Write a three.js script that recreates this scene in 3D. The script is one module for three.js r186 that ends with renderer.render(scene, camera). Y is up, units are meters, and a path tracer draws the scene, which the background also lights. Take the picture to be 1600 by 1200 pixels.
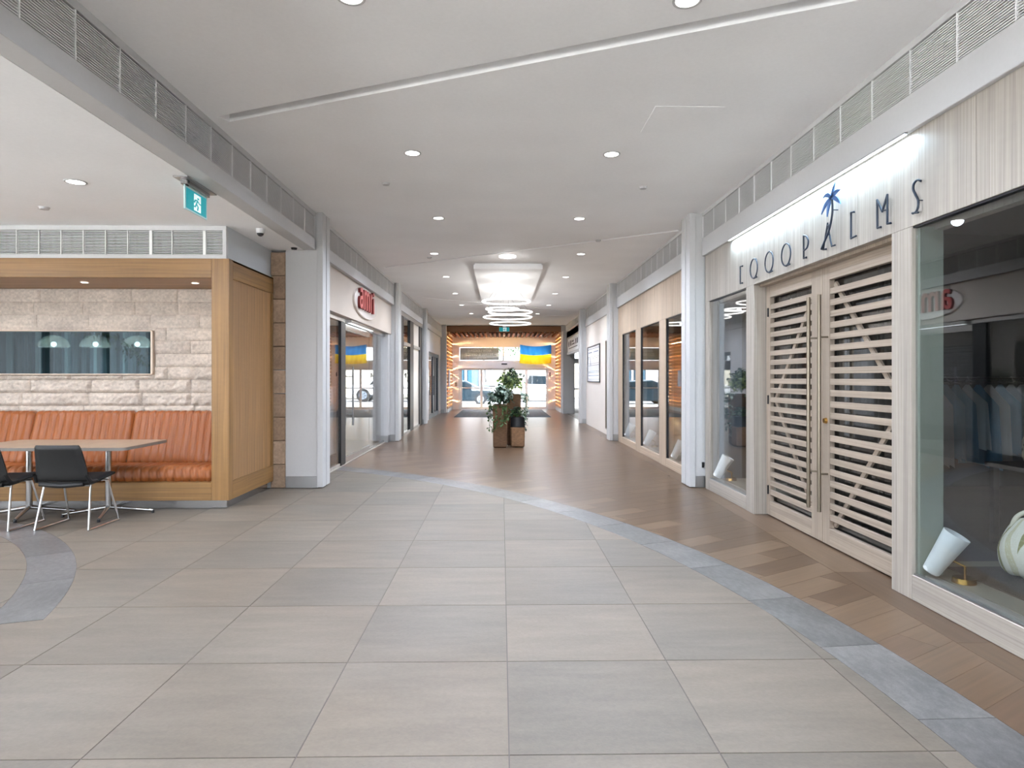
import * as THREE from 'three';
import { mergeGeometries } from 'three/addons/utils/BufferGeometryUtils.js';
import { RoundedBoxGeometry } from 'three/addons/geometries/RoundedBoxGeometry.js';
import { RectAreaLightUniformsLib } from 'three/addons/lights/RectAreaLightUniformsLib.js';
import { FontLoader } from 'three/addons/loaders/FontLoader.js';
import { TextGeometry } from 'three/addons/geometries/TextGeometry.js';

// ---------------------------------------------------------------- camera, sky, exposure
const scene = new THREE.Scene();
const renderer = new THREE.WebGLRenderer({ antialias: true });
renderer.toneMapping = THREE.LinearToneMapping;
renderer.toneMappingExposure = 1.38;
renderer.shadowMap.enabled = true;
RectAreaLightUniformsLib.init();
const camera = new THREE.PerspectiveCamera(61.93, 4 / 3, 0.05, 300);
camera.position.set(0, 1.424, 0);
camera.rotation.set(0, -0.0165, 0);
camera.setViewOffset(1600, 1200, 0, 9.5, 1600, 1200);
scene.background = new THREE.Color(0.92, 0.97, 1.05);      // bright even overcast sky
scene.backgroundIntensity = 3.6;
const sun = new THREE.DirectionalLight(new THREE.Color(0.98, 0.98, 1.0), 30);     // high sun on the pavements outside
sun.position.set(-11, 50, 8); sun.target.position.set(0, 0, -10); sun.name = 'sun'; sun.castShadow = true;
Object.assign(sun.shadow.camera, { left: -60, right: 60, top: 60, bottom: -60, near: 1, far: 140 }); sun.shadow.mapSize.set(4096, 4096);
scene.add(sun, sun.target);
const DOWNLIGHT = 22, RINGLIGHT = 0.9, STRIP = 150;

// ---------------------------------------------------------------- helpers (D = distance ahead of the camera = -z)
let seed = 7;
const rnd = () => { seed = (seed * 1664525 + 1013904223) >>> 0; return seed / 4294967296; };
const rr = (a, b) => a + (b - a) * rnd();
const V = (x, y, d) => new THREE.Vector3(x, y, -d);
const taken = new Map();
function numbered(n) { const k = taken.get(n) ?? 0; taken.set(n, k + 1); return k ? `${n}_${String(k).padStart(3, '0')}` : n; }
function tag(o, label, category, group, kind) {
  o.userData.label = label; o.userData.category = category;
  if (group) o.userData.group = group;
  if (kind) o.userData.kind = kind;
  return o;
}
function thing(name, label, category, [x, y, d] = [0, 0, 0], group, kind) {
  const o = new THREE.Group(); o.name = numbered(name); o.position.set(x, y, -d); scene.add(o);
  return tag(o, label, category, group, kind);
}
function clean(g) {
  if (g.index) g = g.toNonIndexed();
  for (const k of Object.keys(g.attributes)) if (!['position', 'normal', 'uv'].includes(k)) g.deleteAttribute(k);
  if (!g.attributes.uv) g.setAttribute('uv', new THREE.BufferAttribute(new Float32Array(g.attributes.position.count * 2), 2));
  g.morphAttributes = {}; g.groups = [];
  return g;
}
const merge = (l) => l.length === 1 ? clean(l[0]) : mergeGeometries(l.map(clean));
function part(name, geo, m, parent, kind) {           // geometry given in world metres; parents are unrotated when this is used
  let g = merge([].concat(geo));
  let x = 0, y = 0, z = 0;
  for (let p = parent; p && p !== scene; p = p.parent) { x += p.position.x; y += p.position.y; z += p.position.z; }
  g.translate(-x, -y, -z);
  const o = new THREE.Mesh(g, m); o.name = name;
  if (kind) o.userData.kind = kind;
  parent.add(o);
  return o;
}
function single(name, geo, m, label, category, group, kind) {
  const o = new THREE.Mesh(merge([].concat(geo)), m); o.name = numbered(name); scene.add(o);
  o.geometry.computeBoundingBox(); const c = o.geometry.boundingBox, p = [(c.min.x + c.max.x) / 2, c.min.y, (c.min.z + c.max.z) / 2];
  o.geometry.translate(-p[0], -p[1], -p[2]); o.position.set(...p);
  return tag(o, label, category, group, kind);
}
const AX = { x: 0, y: 1, z: 2 };
function bevelBox(lo, hi, b, grain) {
  const pos = [], nor = [], uv = [], c = [0, 1, 2].map((i) => (lo[i] + hi[i]) / 2), h = [0, 1, 2].map((i) => (hi[i] - lo[i]) / 2);
  b = Math.min(b, h[0] * 0.45, h[1] * 0.45, h[2] * 0.45);
  const ou = rnd() * 3, ov = rnd() * 3, ga = AX[grain ?? 'y'];
  const tri = (A, B, C, out) => {
    const e = [0, 1, 2].map((i) => B[i] - A[i]), f = [0, 1, 2].map((i) => C[i] - A[i]);
    let n = [e[1] * f[2] - e[2] * f[1], e[2] * f[0] - e[0] * f[2], e[0] * f[1] - e[1] * f[0]];
    if (n[0] * out[0] + n[1] * out[1] + n[2] * out[2] < 0) { [B, C] = [C, B]; n = n.map((q) => -q); }
    const l = Math.hypot(...n) || 1, a = n.map(Math.abs).indexOf(Math.max(...n.map(Math.abs)));
    let p = (a + 1) % 3, q = (a + 2) % 3; if (p === ga) [p, q] = [q, p];
    for (const P of [A, B, C]) { pos.push(P[0] + c[0], P[1] + c[1], P[2] + c[2]); nor.push(n[0] / l, n[1] / l, n[2] / l); uv.push(P[p] + c[p] + ou, P[q] + c[q] + ov); }
  };
  const mk = (a, x, p, y, q, z) => { const r = [0, 0, 0]; r[a] = x; r[p] = y; r[q] = z; return r; };
  for (let a = 0; a < 3; a++) for (const s of [-1, 1]) {
    const p = (a + 1) % 3, q = (a + 2) % 3, out = mk(a, s, p, 0, q, 0);
    const f = [[-1, -1], [1, -1], [1, 1], [-1, 1]].map(([i, j]) => mk(a, s * h[a], p, i * (h[p] - b), q, j * (h[q] - b)));
    tri(f[0], f[1], f[2], out); tri(f[0], f[2], f[3], out);
    if (b > 0) for (const t of [-1, 1]) {
      const o2 = mk(a, s, p, t, q, 0), A0 = mk(a, s * h[a], p, t * (h[p] - b), q, -(h[q] - b)), A1 = mk(a, s * h[a], p, t * (h[p] - b), q, h[q] - b),
        B0 = mk(a, s * (h[a] - b), p, t * h[p], q, -(h[q] - b)), B1 = mk(a, s * (h[a] - b), p, t * h[p], q, h[q] - b);
      tri(A0, A1, B1, o2); tri(A0, B1, B0, o2);
      if (a === 0) for (const w of [-1, 1]) tri(mk(a, s * h[a], p, t * (h[p] - b), q, w * (h[q] - b)), mk(a, s * (h[a] - b), p, t * h[p], q, w * (h[q] - b)), mk(a, s * (h[a] - b), p, t * (h[p] - b), q, w * h[q]), mk(a, s, p, t, q, w));
    }
  }
  const g = new THREE.BufferGeometry();
  g.setAttribute('position', new THREE.Float32BufferAttribute(pos, 3)); g.setAttribute('normal', new THREE.Float32BufferAttribute(nor, 3)); g.setAttribute('uv', new THREE.Float32BufferAttribute(uv, 2));
  return g;
}
// axis-aligned box given by x range, y range and distance range
const bx = (x0, x1, y0, y1, d0, d1, b = 0.002, grain = 'y') => bevelBox([Math.min(x0, x1), Math.min(y0, y1), -Math.max(d0, d1)], [Math.max(x0, x1), Math.max(y0, y1), -Math.min(d0, d1)], b, grain);
function cyl(a, b, r, r2 = r, seg = 14) {
  const d = b.clone().sub(a), g = new THREE.CylinderGeometry(r2, r, d.length(), seg);
  g.applyQuaternion(new THREE.Quaternion().setFromUnitVectors(new THREE.Vector3(0, 1, 0), d.normalize()));
  return g.translate((a.x + b.x) / 2, (a.y + b.y) / 2, (a.z + b.z) / 2);
}
const tube = (pts, r, n = 24, seg = 8, tension) => new THREE.TubeGeometry(new THREE.CatmullRomCurve3(pts, false, tension === undefined ? 'centripetal' : 'catmullrom', tension ?? 0.5), n, r, seg);
const bars = (pts, r, seg = 8) => { const l = []; for (let i = 0; i + 1 < pts.length; i++) { l.push(cyl(pts[i], pts[i + 1], r, r, seg)); l.push(new THREE.SphereGeometry(r, seg, 6).translate(...pts[i].toArray())); } l.push(new THREE.SphereGeometry(r, seg, 6).translate(...pts.at(-1).toArray())); return l; };
// flat polygon (x, d) at top height y with thickness t
function slabPoly(pts, y, t, turn = 0) {
  const s = new THREE.Shape(pts.map(([x, d]) => new THREE.Vector2(x, d)));
  const g = new THREE.ExtrudeGeometry(s, { depth: t, bevelEnabled: false });
  g.rotateX(-Math.PI / 2).translate(0, y - t, 0);           // (x, d, h) -> (x, h, -d)
  const p = g.attributes.position, u = g.attributes.uv, c = Math.cos(turn), q = Math.sin(turn), ou = rnd() * 5, ov = rnd() * 5;
  for (let i = 0; i < p.count; i++) { const X = p.getX(i), Dd = -p.getZ(i); u.setXY(i, -X * q + Dd * c + ou, X * c + Dd * q + ov); }
  return g;
}
function clipHalf(poly, a, b, c) {            // keep a x + b d <= c
  const out = [];
  for (let i = 0; i < poly.length; i++) {
    const P = poly[i], Q = poly[(i + 1) % poly.length], f = a * P[0] + b * P[1] - c, g = a * Q[0] + b * Q[1] - c;
    if (f <= 0) out.push(P);
    if ((f < 0 && g > 0) || (f > 0 && g < 0)) { const t = f / (f - g); out.push([P[0] + t * (Q[0] - P[0]), P[1] + t * (Q[1] - P[1])]); }
  }
  return out;
}
const CX = -7.05, CD = 2.4;                   // common centre of the curved floor bands
function clipCircle(poly, R, inside) {
  const pts = [];
  for (let i = 0; i < poly.length; i++) { const P = poly[i], Q = poly[(i + 1) % poly.length]; for (let k = 0; k < 6; k++) pts.push([P[0] + (Q[0] - P[0]) * k / 6, P[1] + (Q[1] - P[1]) * k / 6]); }
  const f = (P) => (Math.hypot(P[0] - CX, P[1] - CD) - R) * (inside ? 1 : -1);
  const st = pts.findIndex((P) => f(P) <= 0);
  if (st < 0) return [];
  if (pts.every((P) => f(P) <= 0)) return poly;
  const out = []; let ex = null;
  for (let k = 0; k < pts.length; k++) {
    const P = pts[(st + k) % pts.length], Q = pts[(st + k + 1) % pts.length], a = f(P), b = f(Q);
    if (a <= 0) out.push(P);
    if (a <= 0 !== b <= 0) {
      let t0 = 0, t1 = 1; for (let n = 0; n < 30; n++) { const t = (t0 + t1) / 2; (f([P[0] + t * (Q[0] - P[0]), P[1] + t * (Q[1] - P[1])]) <= 0) === (a <= 0) ? t0 = t : t1 = t; }
      const M = [P[0] + t0 * (Q[0] - P[0]), P[1] + t0 * (Q[1] - P[1])], an = Math.atan2(M[1] - CD, M[0] - CX);
      if (a <= 0) { ex = an; out.push(M); } else { for (let n = 1; n < 6; n++) { const w = ex + (an - ex) * n / 6; out.push([CX + R * Math.cos(w), CD + R * Math.sin(w)]); } out.push(M); }
    }
  }
  return out;
}
const area = (p) => { let s = 0; for (let i = 0; i < p.length; i++) { const q = p[(i + 1) % p.length]; s += p[i][0] * q[1] - q[0] * p[i][1]; } return Math.abs(s / 2); };

// ---------------------------------------------------------------- textures
function lattice(n, m, s) { let q = s >>> 0; const a = new Float32Array(n * m); for (let i = 0; i < a.length; i++) { q = (q * 1664525 + 1013904223) >>> 0; a[i] = q / 4294967296; } return a; }
function noise(nx, ny, s) {                    // value noise that repeats over the unit square
  const L = lattice(nx, ny, s * 7919 + 13);
  return (u, v) => {
    const x = u * nx, y = v * ny, i = Math.floor(x), j = Math.floor(y), a = x - i, b = y - j, p = a * a * (3 - 2 * a), q = b * b * (3 - 2 * b);
    const w = (k, l) => L[(((l % ny) + ny) % ny) * nx + (((k % nx) + nx) % nx)];
    return (w(i, j) * (1 - p) + w(i + 1, j) * p) * (1 - q) + (w(i, j + 1) * (1 - p) + w(i + 1, j + 1) * p) * q;
  };
}
function dataTex(n, m, fn, metresU, metresV, srgb = true) {
  const a = new Uint8Array(n * m * 4);
  for (let j = 0; j < m; j++) for (let i = 0; i < n; i++) { const c = fn((i + 0.5) / n, (j + 0.5) / m), k = (j * n + i) * 4; for (let q = 0; q < 3; q++) a[k + q] = Math.max(0, Math.min(255, c[q] * 255)); a[k + 3] = 255; }
  const t = new THREE.DataTexture(a, n, m); t.wrapS = t.wrapT = THREE.RepeatWrapping; t.magFilter = THREE.LinearFilter; t.minFilter = THREE.LinearMipmapLinearFilter;
  if (srgb) t.colorSpace = THREE.SRGBColorSpace;
  t.repeat.set(1 / metresU, 1 / metresV); t.needsUpdate = true;
  return t;
}
function grainTex(contrast, fineX, knots, s, stretch = 1.9) {          // wood: grain runs along v
  const a = noise(fineX, 3, s), b = noise(fineX * 3, 7, s + 1), c = noise(7, 4, s + 2), e = noise(12, 90, s + 3), k = noise(5, 5, s + 4);
  return dataTex(512, 512, (u, v) => {
    const w = u + 0.02 * (c(u, v) - 0.5);
    let g = 0.5 * a(w, v) + 0.3 * b(w, v) + 0.2 * c(u, v) + 0.06 * (e(u, v) - 0.5);
    const kk = Math.max(0, k(u, v) - 0.93) * 14 * knots;
    g = 1 - contrast * (1 - g) - 0.35 * kk;
    return [g, g * (1 - 0.04 * contrast), g * (1 - 0.09 * contrast)];
  }, 0.6, stretch);
}
const T = {};
T.oak = grainTex(0.32, 48, 1, 11);
T.pale = grainTex(0.27, 60, 0, 23, 2.6);
T.plank = grainTex(0.17, 30, 0.5, 37, 1.4);
{ const a = noise(4, 22, 51), b = noise(9, 60, 52), c = noise(90, 160, 53), d = noise(3, 3, 54), e = noise(200, 200, 55);
  T.tile = dataTex(512, 512, (u, v) => { const g = 0.88 + 0.07 * (a(u, v) - 0.5) + 0.05 * (b(u, v) - 0.5) + 0.04 * (c(u, v) - 0.5) + 0.09 * (d(u, v) - 0.5) + 0.04 * (e(u, v) - 0.5), w = 0.03 * (d(u + 0.4, v) - 0.5); return [g + w, g, g - w]; }, 1.6, 1.6); }
{ const a = noise(5, 5, 61), b = noise(30, 60, 62), c = noise(180, 240, 63);
  T.slate = dataTex(512, 512, (u, v) => { const g = 0.8 + 0.16 * (a(u, v) - 0.5) + 0.13 * (b(u, v) - 0.5) + 0.1 * (c(u, v) - 0.5); return [g, g, g]; }, 1.1, 1.1); }
{ const a = noise(7, 7, 71), b = noise(40, 40, 72), c = noise(200, 200, 73);
  T.stone = dataTex(512, 512, (u, v) => { const g = 0.9 + 0.1 * (a(u, v) - 0.5) + 0.12 * (b(u, v) - 0.5) + 0.1 * (c(u, v) - 0.5); return [g, g * 0.99, g * 0.97]; }, 0.9, 0.9);
  T.fine = dataTex(256, 256, (u, v) => { const g = 0.5 * b(u, v) + 0.5 * c(u, v); return [g, g, g]; }, 0.25, 0.25, false);
  T.paint = dataTex(256, 256, (u, v) => { const g = 0.985 + 0.02 * (a(u, v) - 0.5) + 0.014 * (c(u, v) - 0.5); return [g, g, g]; }, 2.5, 2.5); }
{ const a = noise(160, 160, 81), b = noise(6, 6, 82);
  T.mat = dataTex(256, 256, (u, v) => { const g = 0.75 + 0.4 * (a(u, v) - 0.5) + 0.1 * (b(u, v) - 0.5); return [g, g, g]; }, 0.5, 0.5); }
function canvasTex(w, h, draw) {
  const c = document.createElement('canvas'); c.width = w; c.height = h; draw(c.getContext('2d'), w, h);
  const t = new THREE.CanvasTexture(c); t.colorSpace = THREE.SRGBColorSpace; return t;
}
// ---------------------------------------------------------------- materials
const mat = (color, roughness = 0.6, o = {}) => new THREE.MeshStandardMaterial({ color, roughness, ...o });
const M = {
  ceiling: mat('#f5f5f5', 0.85, { map: T.paint }), white: mat('#c4c4c4', 0.5, { map: T.paint }), whiteWall: mat('#cfcecd', 0.65, { map: T.paint }), wallCool: mat('#c9cdd0', 0.7, { map: T.paint }),
  grilleBar: mat('#d6d6d6', 0.5), grilleBack: mat('#808080', 0.8), grilleMullion: mat('#e6e6e6', 0.5),
  steel: mat('#b9b9ba', 0.22, { metalness: 1 }), steelDull: mat('#a9aaab', 0.4, { metalness: 1 }), chrome: mat('#e4e6e8', 0.08, { metalness: 1 }), bronze: mat('#8a8072', 0.32, { metalness: 0.9 }), brass: mat('#c39a52', 0.25, { metalness: 1 }),
  black: mat('#17181a', 0.45), darkMetal: mat('#232427', 0.4, { metalness: 0.3 }), grout: mat('#57524c', 0.9),
  oak: mat('#a37b49', 0.42, { map: T.oak }), oakWarm: mat('#b0875a', 0.42, { map: T.oak }), pale: mat('#b7b0a7', 0.5, { map: T.pale }), paleLeaf: mat('#b4a697', 0.5, { map: T.pale }), cream: mat('#d2bda7', 0.55, { map: T.pale }),
  slate: [], tile: [], plank: [], stone: mat('#dad0c8', 0.9, { map: T.stone, bumpMap: T.fine, bumpScale: 0.004 }), stoneBase: mat('#d6c8b9', 0.95),
  leather: mat('#94552b', 0.28, { bumpMap: T.fine, bumpScale: 0.0006 }), leatherBlack: mat('#0f1011', 0.5, { bumpMap: T.fine, bumpScale: 0.0004 }),
  laminate: mat('#a8927c', 0.35, { map: T.plank }), edgeBand: mat('#77716b', 0.4), 
  glass: new THREE.MeshPhysicalMaterial({ color: '#fbfcfc', transmission: 1, thickness: 0, roughness: 0.0, ior: 1.72 }),
  glassTint: new THREE.MeshPhysicalMaterial({ color: '#eef2f3', transmission: 1, thickness: 0, roughness: 0.0, ior: 1.72 }),
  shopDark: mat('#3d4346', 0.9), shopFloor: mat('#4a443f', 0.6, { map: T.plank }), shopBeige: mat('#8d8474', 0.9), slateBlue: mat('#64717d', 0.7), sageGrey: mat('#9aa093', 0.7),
  lampWhite: mat('#f0f1ef', 0.5), navy: mat('#1c2a3c', 0.4), palmBlue: mat('#4f79b4', 0.35, { metalness: 0.3 }),
  ledCool: mat('#ffffff', 0.5, { emissive: new THREE.Color(0.82, 0.93, 1), emissiveIntensity: 6 }), lens: mat('#ffffff', 0.5, { emissive: new THREE.Color(1, 0.97, 0.92), emissiveIntensity: 5 }), ring: mat('#ffffff', 0.5, { emissive: new THREE.Color(1, 0.985, 0.96), emissiveIntensity: 1.7 }),
};
for (const c of ['#71675b', '#6e655a', '#746a5e', '#6c6358']) M.tile.push(mat(c, 0.55, { map: T.tile, bumpMap: T.fine, bumpScale: 0.0004 }));
for (const c of ['#7d7a78', '#817e7c', '#787674']) M.slate.push(mat(c, 0.34, { map: T.slate }));
for (const c of ['#68533f', '#6e5946', '#614d3a', '#6a5544', '#5b4736']) M.plank.push(mat(c, 0.3, { map: T.plank, bumpMap: T.plank, bumpScale: 0.0004 }));

// ---------------------------------------------------------------- floor
const H = 3.56, HC = 3.075;                                     // main ceiling, cafe ceiling
{
  const floor = thing('floor', 'mall floor of grey tiles, slate bands and brown wood planks', 'floor', [0, 0, 0], null, 'structure');
  part('screed', [bx(-9.3, 3, -0.2, -0.0025, -9.2, 29.1, 0), bx(2.6, 7.6, -0.2, -0.01, -9.2, 29.1, 0)], M.grout, floor);
  const G = 0.0026;
  // slate band along the planks
  const band = (R0, R1, a0, a1, n) => { for (let k = 0; k < n; k++) {
    const s = a0 + (a1 - a0) * k / n + 0.0018 / R1 * 2, e = a0 + (a1 - a0) * (k + 1) / n, p = [];
    for (let i = 0; i <= 8; i++) { const w = s + (e - s) * i / 8; p.push([CX + R1 * Math.cos(w), CD + R1 * Math.sin(w)]); }
    for (let i = 8; i >= 0; i--) { const w = s + (e - s) * i / 8; p.push([CX + R0 * Math.cos(w), CD + R0 * Math.sin(w)]); }
    let q = p; if (R1 > 6) q = clipHalf(p, -1, 0, 2.58);
    if (q.length > 2 && area(q) > 0.002) part('slate_piece', slabPoly(q, 0, 0.012, s), M.slate[k % 3], floor);
  } };
  band(8.79, 9.125, -0.30, 1.09, 17); band(4.27, 4.575, 0.315, 1.26, 5);
  const rest = [];
  for (let i = -9; i <= 2; i++) for (let j = -3; j <= 8; j++) {
    const x = 0.029 + 0.8 * i, d = 3.215 + 0.8 * j;
    let p = [[x + G, d + G], [x + 0.8 - G, d + G], [x + 0.8 - G, d + 0.8 - G], [x + G, d + 0.8 - G]];
    p = clipCircle(p, 8.788, true); if (p.length < 3) continue;
    if (x < -3.3 && d > 7.0) continue;
    if (x < -2.3 && d > 7.9) p = clipHalf(p, -1, 0, d < 8.1 ? 2.98 : 2.62);
    const r = Math.hypot(x + 0.4 - CX, d + 0.4 - CD), an = Math.atan2(d + 0.4 - CD, x + 0.4 - CX);
    const pieces = [];
    if (r > 3.5 && r < 5.4 && an > 0.2) { for (const q of [clipCircle(p, 4.268, true), clipCircle(p, 4.577, false)]) if (q.length > 2) pieces.push(q); 
      if (an < 0.42) { pieces.length = 0; const lo = clipHalf(p, -Math.sin(0.313), Math.cos(0.313), -Math.sin(0.313) * CX + Math.cos(0.313) * CD), hi = clipHalf(p, Math.sin(0.313), -Math.cos(0.313), Math.sin(0.313) * CX - Math.cos(0.313) * CD); if (lo.length > 2) pieces.push(lo); if (hi.length > 2) for (const q of [clipCircle(hi, 4.268, true), clipCircle(hi, 4.577, false)]) if (q.length > 2) pieces.push(q); }
    } else pieces.push(p);
    for (const q of pieces) if (q.length > 2 && area(q) > 0.0008) part('tile', slabPoly(q, 0, 0.012, Math.PI / 2), M.tile[(i * 7 + j * 3 + 70) % 4], floor);
  }
  // floor outside the picture: cafe to the far left and hall behind the camera
  const w = []; for (let k = 0; k <= 24; k++) { const a = -1.2 + 1.05 * k / 24; w.push([CX + 8.788 * Math.cos(a), CD + 8.788 * Math.sin(a)]); }
  part('floor_field', [slabPoly([[-9.2, -9.1], [-7.171, -9.1], [-7.171, 8.4], [-9.2, 8.4]], -0.001, 0.012), slabPoly([[-7.171, -9.1], [2.63, -9.1], [2.63, 0.815], [-7.171, 0.815]], -0.001, 0.012)], M.tile[0], floor);
  // planks at 31 degrees
  const th = 0.54, ux = Math.cos(th), ud = Math.sin(th), PW = 0.21, PL = 1.25, list = [];
  for (let r = -16; r < 150; r++) for (let k = -16; k < 26; k++) {
    const s0 = (k + ((r * 0.37) % 1)) * PL, n0 = r * PW, q = (s, n) => [ux * s - ud * n, ud * s + ux * n];
    let p = [q(s0 + 0.0008, n0 + 0.0008), q(s0 + PL - 0.0008, n0 + 0.0008), q(s0 + PL - 0.0008, n0 + PW - 0.0008), q(s0 + 0.0008, n0 + PW - 0.0008)];
    const cxm = (p[0][0] + p[2][0]) / 2, cdm = (p[0][1] + p[2][1]) / 2;
    if (cxm < -3.6 || cxm > 3.4 || cdm < 0 || cdm > 29.6) continue;
    p = clipHalf(p, 1, 0, 2.447); p = clipHalf(p, -1, 0, cdm > 25.9 ? 2.3 : 2.59); p = clipHalf(p, 0, -1, -0.82); p = clipHalf(p, 0, 1, 28.95);
    if (p.length < 3) continue;
    p = clipCircle(p, 9.127, false);
    if (p.length < 3 || area(p) < 0.002) continue;
    list.push([cdm, p, (r * 5 + k * 3 + 400) % 5]);
  }
  list.sort((a, b) => a[0] - b[0]);
  const far = [[], [], [], [], []];
  list.forEach(([, p, m], i) => { const g = slabPoly(p, 0, 0.012, th); if (i < 285) part('plank', g, M.plank[m], floor); else far[m].push(g); });
  far.forEach((l, m) => { if (l.length) part('plank_field', l, M.plank[m], floor, 'stuff'); });
  for (let d = 0.9, k = 0; d < 25.9; d += PL, k++) part('border_plank', slabPoly([[2.449, d + 0.001], [2.79, d + 0.001], [2.79, Math.min(25.9, d + PL - 0.001)], [2.449, Math.min(25.9, d + PL - 0.001)]], 0, 0.012, Math.PI / 2), M.plank[(k * 2) % 5], floor);
}
// ---------------------------------------------------------------- ceilings
{
  const c = thing('ceiling', 'smooth light grey plaster ceiling with diagonal recessed slots over the corridor', 'ceiling', [0, H, 0], null, 'structure');
  const s = new THREE.Shape([[-2.75, -9.2], [2.78, -9.2], [2.78, 26.25], [-2.75, 26.25]].map(([x, d]) => new THREE.Vector2(x, d)));
  const slots = [[-2.29, 5.32, 2.55, 3.30, 0.12], [-2.27, 12.42, 2.56, 9.226, 0.075], [-2.10, 17.06, 2.5, 20.55, 0.07], [-2.3, 23.1, 2.4, 21.87, 0.07]];
  for (const [x0, d0, x1, d1, w] of slots) { const l = Math.hypot(x1 - x0, d1 - d0), nx = -(d1 - d0) / l * w / 2, nd = (x1 - x0) / l * w / 2; s.holes.push(new THREE.Path([[x0 + nx, d0 + nd], [x1 + nx, d1 + nd], [x1 - nx, d1 - nd], [x0 - nx, d0 - nd]].map(([x, d]) => new THREE.Vector2(x, d)))); }
  const g = new THREE.ExtrudeGeometry(s, { depth: 0.12, bevelEnabled: false }); g.rotateX(-Math.PI / 2).translate(0, H, 0);
  part('plaster', g, M.ceiling, c);
  part('slot_back', bx(-2.75, 2.78, H + 0.12, H + 0.2, -9.2, 26.25, 0), M.ceiling, c);
  const cc = thing('ceiling', 'lower plaster ceiling over the cafe seating on the left', 'ceiling', [-5.8, HC, 0], null, 'structure');
  part('plaster', bx(-9.3, -2.562, HC, HC + 0.6, -9.2, 8.6, 0), M.ceiling, cc);
}
// ---------------------------------------------------------------- columns
function column(s, xi, xo, d0, d1, label) {
  const c = thing('column', label, 'column', [s * (Math.abs(xi) + Math.abs(xo)) / 2, 0, (d0 + d1) / 2], 'white columns along the corridor', 'structure');
  const f = xi + s * 0.075, gm = (d0 + d1) / 2;
  part('flange', bx(xi, f, 0.012, H, d0, gm - 0.02), M.white, c);
  part('flange', bx(xi, f, 0.012, H, gm + 0.02, d1), M.white, c);
  part('groove_back', bx(xi + s * 0.02, f, 0.012, H, gm - 0.02, gm + 0.02, 0), M.white, c);
  part('shaft', bx(f, xo, 0.15, H, d0 + 0.02, d1 - 0.02), M.white, c);
  part('steel_skirting', bx(f, xo, 0.002, 0.15, d0 + 0.016, d1 - 0.016), M.steelDull, c);
  return c;
}
const CR = [[8.25, 8.63], [14.40, 14.78], [19.86, 20.22], [25.9, 26.25]], CL = [[8.30, 8.64], [14.40, 14.78], [19.70, 20.06], [25.82, 26.2]];
const nth = ['nearest', 'second', 'third', 'farthest'];
CR.forEach(([a, b], i) => column(1, 2.437, 2.66, a, b, `white square column with steel skirting, ${nth[i]} on the right side of the corridor`));
CL.forEach(([a, b], i) => column(-1, i === 3 ? -2.23 : -2.305, i ? -2.66 : -2.79, a, b, `white square column with steel skirting, ${nth[i]} on the left side of the corridor`));
// ---------------------------------------------------------------- beams with air grilles
let trimN = 0;
function beam(s, xp, y0, y1, d0, d1, yb, label, glabel, up = H) {
  const m = (d0 + d1) / 2;
  const b = thing(`trim_${++trimN}`, label, 'beam', [xp, yb, m], null, 'structure');
  part('lower_band', bx(xp, xp + s * 0.16, yb, y0, d0, d1, 0.004), M.white, b);
  part('upper_band', bx(xp, xp + s * 0.16, y1, up, d0, d1), M.white, b);
  const g = thing('ventilation_grille', glabel, 'grille', [xp, y0, m], 'linear air grilles along the corridor beams');
  part('backing', bx(xp + s * 0.05, xp + s * 0.07, y0, y1, d0, d1, 0), M.grilleBack, g);
  const l = []; for (let y = y0 + 0.008; y < y1 - 0.004; y += 0.0152) l.push(bx(xp + s * 0.008, xp + s * 0.03, y, y + 0.0068, d0, d1, 0));
  part('bars', l, M.grilleBar, g, 'stuff');
  const n = Math.round((d1 - d0) / 0.42);
  for (let k = 0; k <= n; k++) { const d = d0 + 0.004 + (d1 - d0 - 0.008) * k / n; part('mullion', bx(xp + s * 0.004, xp + s * 0.034, y0, y1, d - 0.004, d + 0.004, 0), M.grilleMullion, g); }
}
const bn = ['nearest', 'second', 'third', 'farthest'];
[[-9, 8.25], [8.63, 14.40], [14.78, 19.86], [20.22, 25.9]].forEach(([a, b], i) => beam(1, 2.6, 3.232, 3.515, a, b, 3.0, `white beam over the ${bn[i]} right-hand shop bay`, `long grey air grille in the ${bn[i]} right-hand beam`));
[[-9, 8.30], [8.64, 14.40], [14.78, 19.70], [20.06, 25.82]].forEach(([a, b], i) => beam(-1, -2.4, 3.22, 3.505, a, b, i ? 3.05 : HC, `white beam over the ${bn[i]} left-hand bay`, `long grey air grille in the ${bn[i]} left-hand beam`));
// ---------------------------------------------------------------- outer shell of the hall
function shell(name, geo, m, label) { return single(name, geo, m, label, 'wall', null, 'structure'); }
shell('wall_left', [bx(-9.5, -9.2, 0, 3.7, -9.2, -7.6, 0), bx(-9.5, -9.2, 0, 3.7, 4.4, 8.6, 0), bx(-9.5, -9.2, 2.85, 3.7, -7.6, 4.4, 0)], M.whiteWall, 'white wall round the glazing of the cafe on the far left');
{ const w = thing('window_8', 'wide cafe glazing to the left of the picture', 'window', [-9.35, 0, -0.6], null, 'structure');
  for (let k = 0; k < 6; k++) { const d = -7.6 + 2 * k; part('pane', bx(-9.356, -9.35, 0.08, 2.8, d + 0.03, d + 1.97, 0), M.glass, w); part('mullion', bx(-9.42, -9.28, 0, 2.85, d - 0.03, d + 0.03), M.darkMetal, w); }
  part('rail', [bx(-9.42, -9.28, 0, 0.08, -7.6, 4.4), bx(-9.42, -9.28, 2.79, 2.85, -7.6, 4.4)], M.darkMetal, w); }
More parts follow.
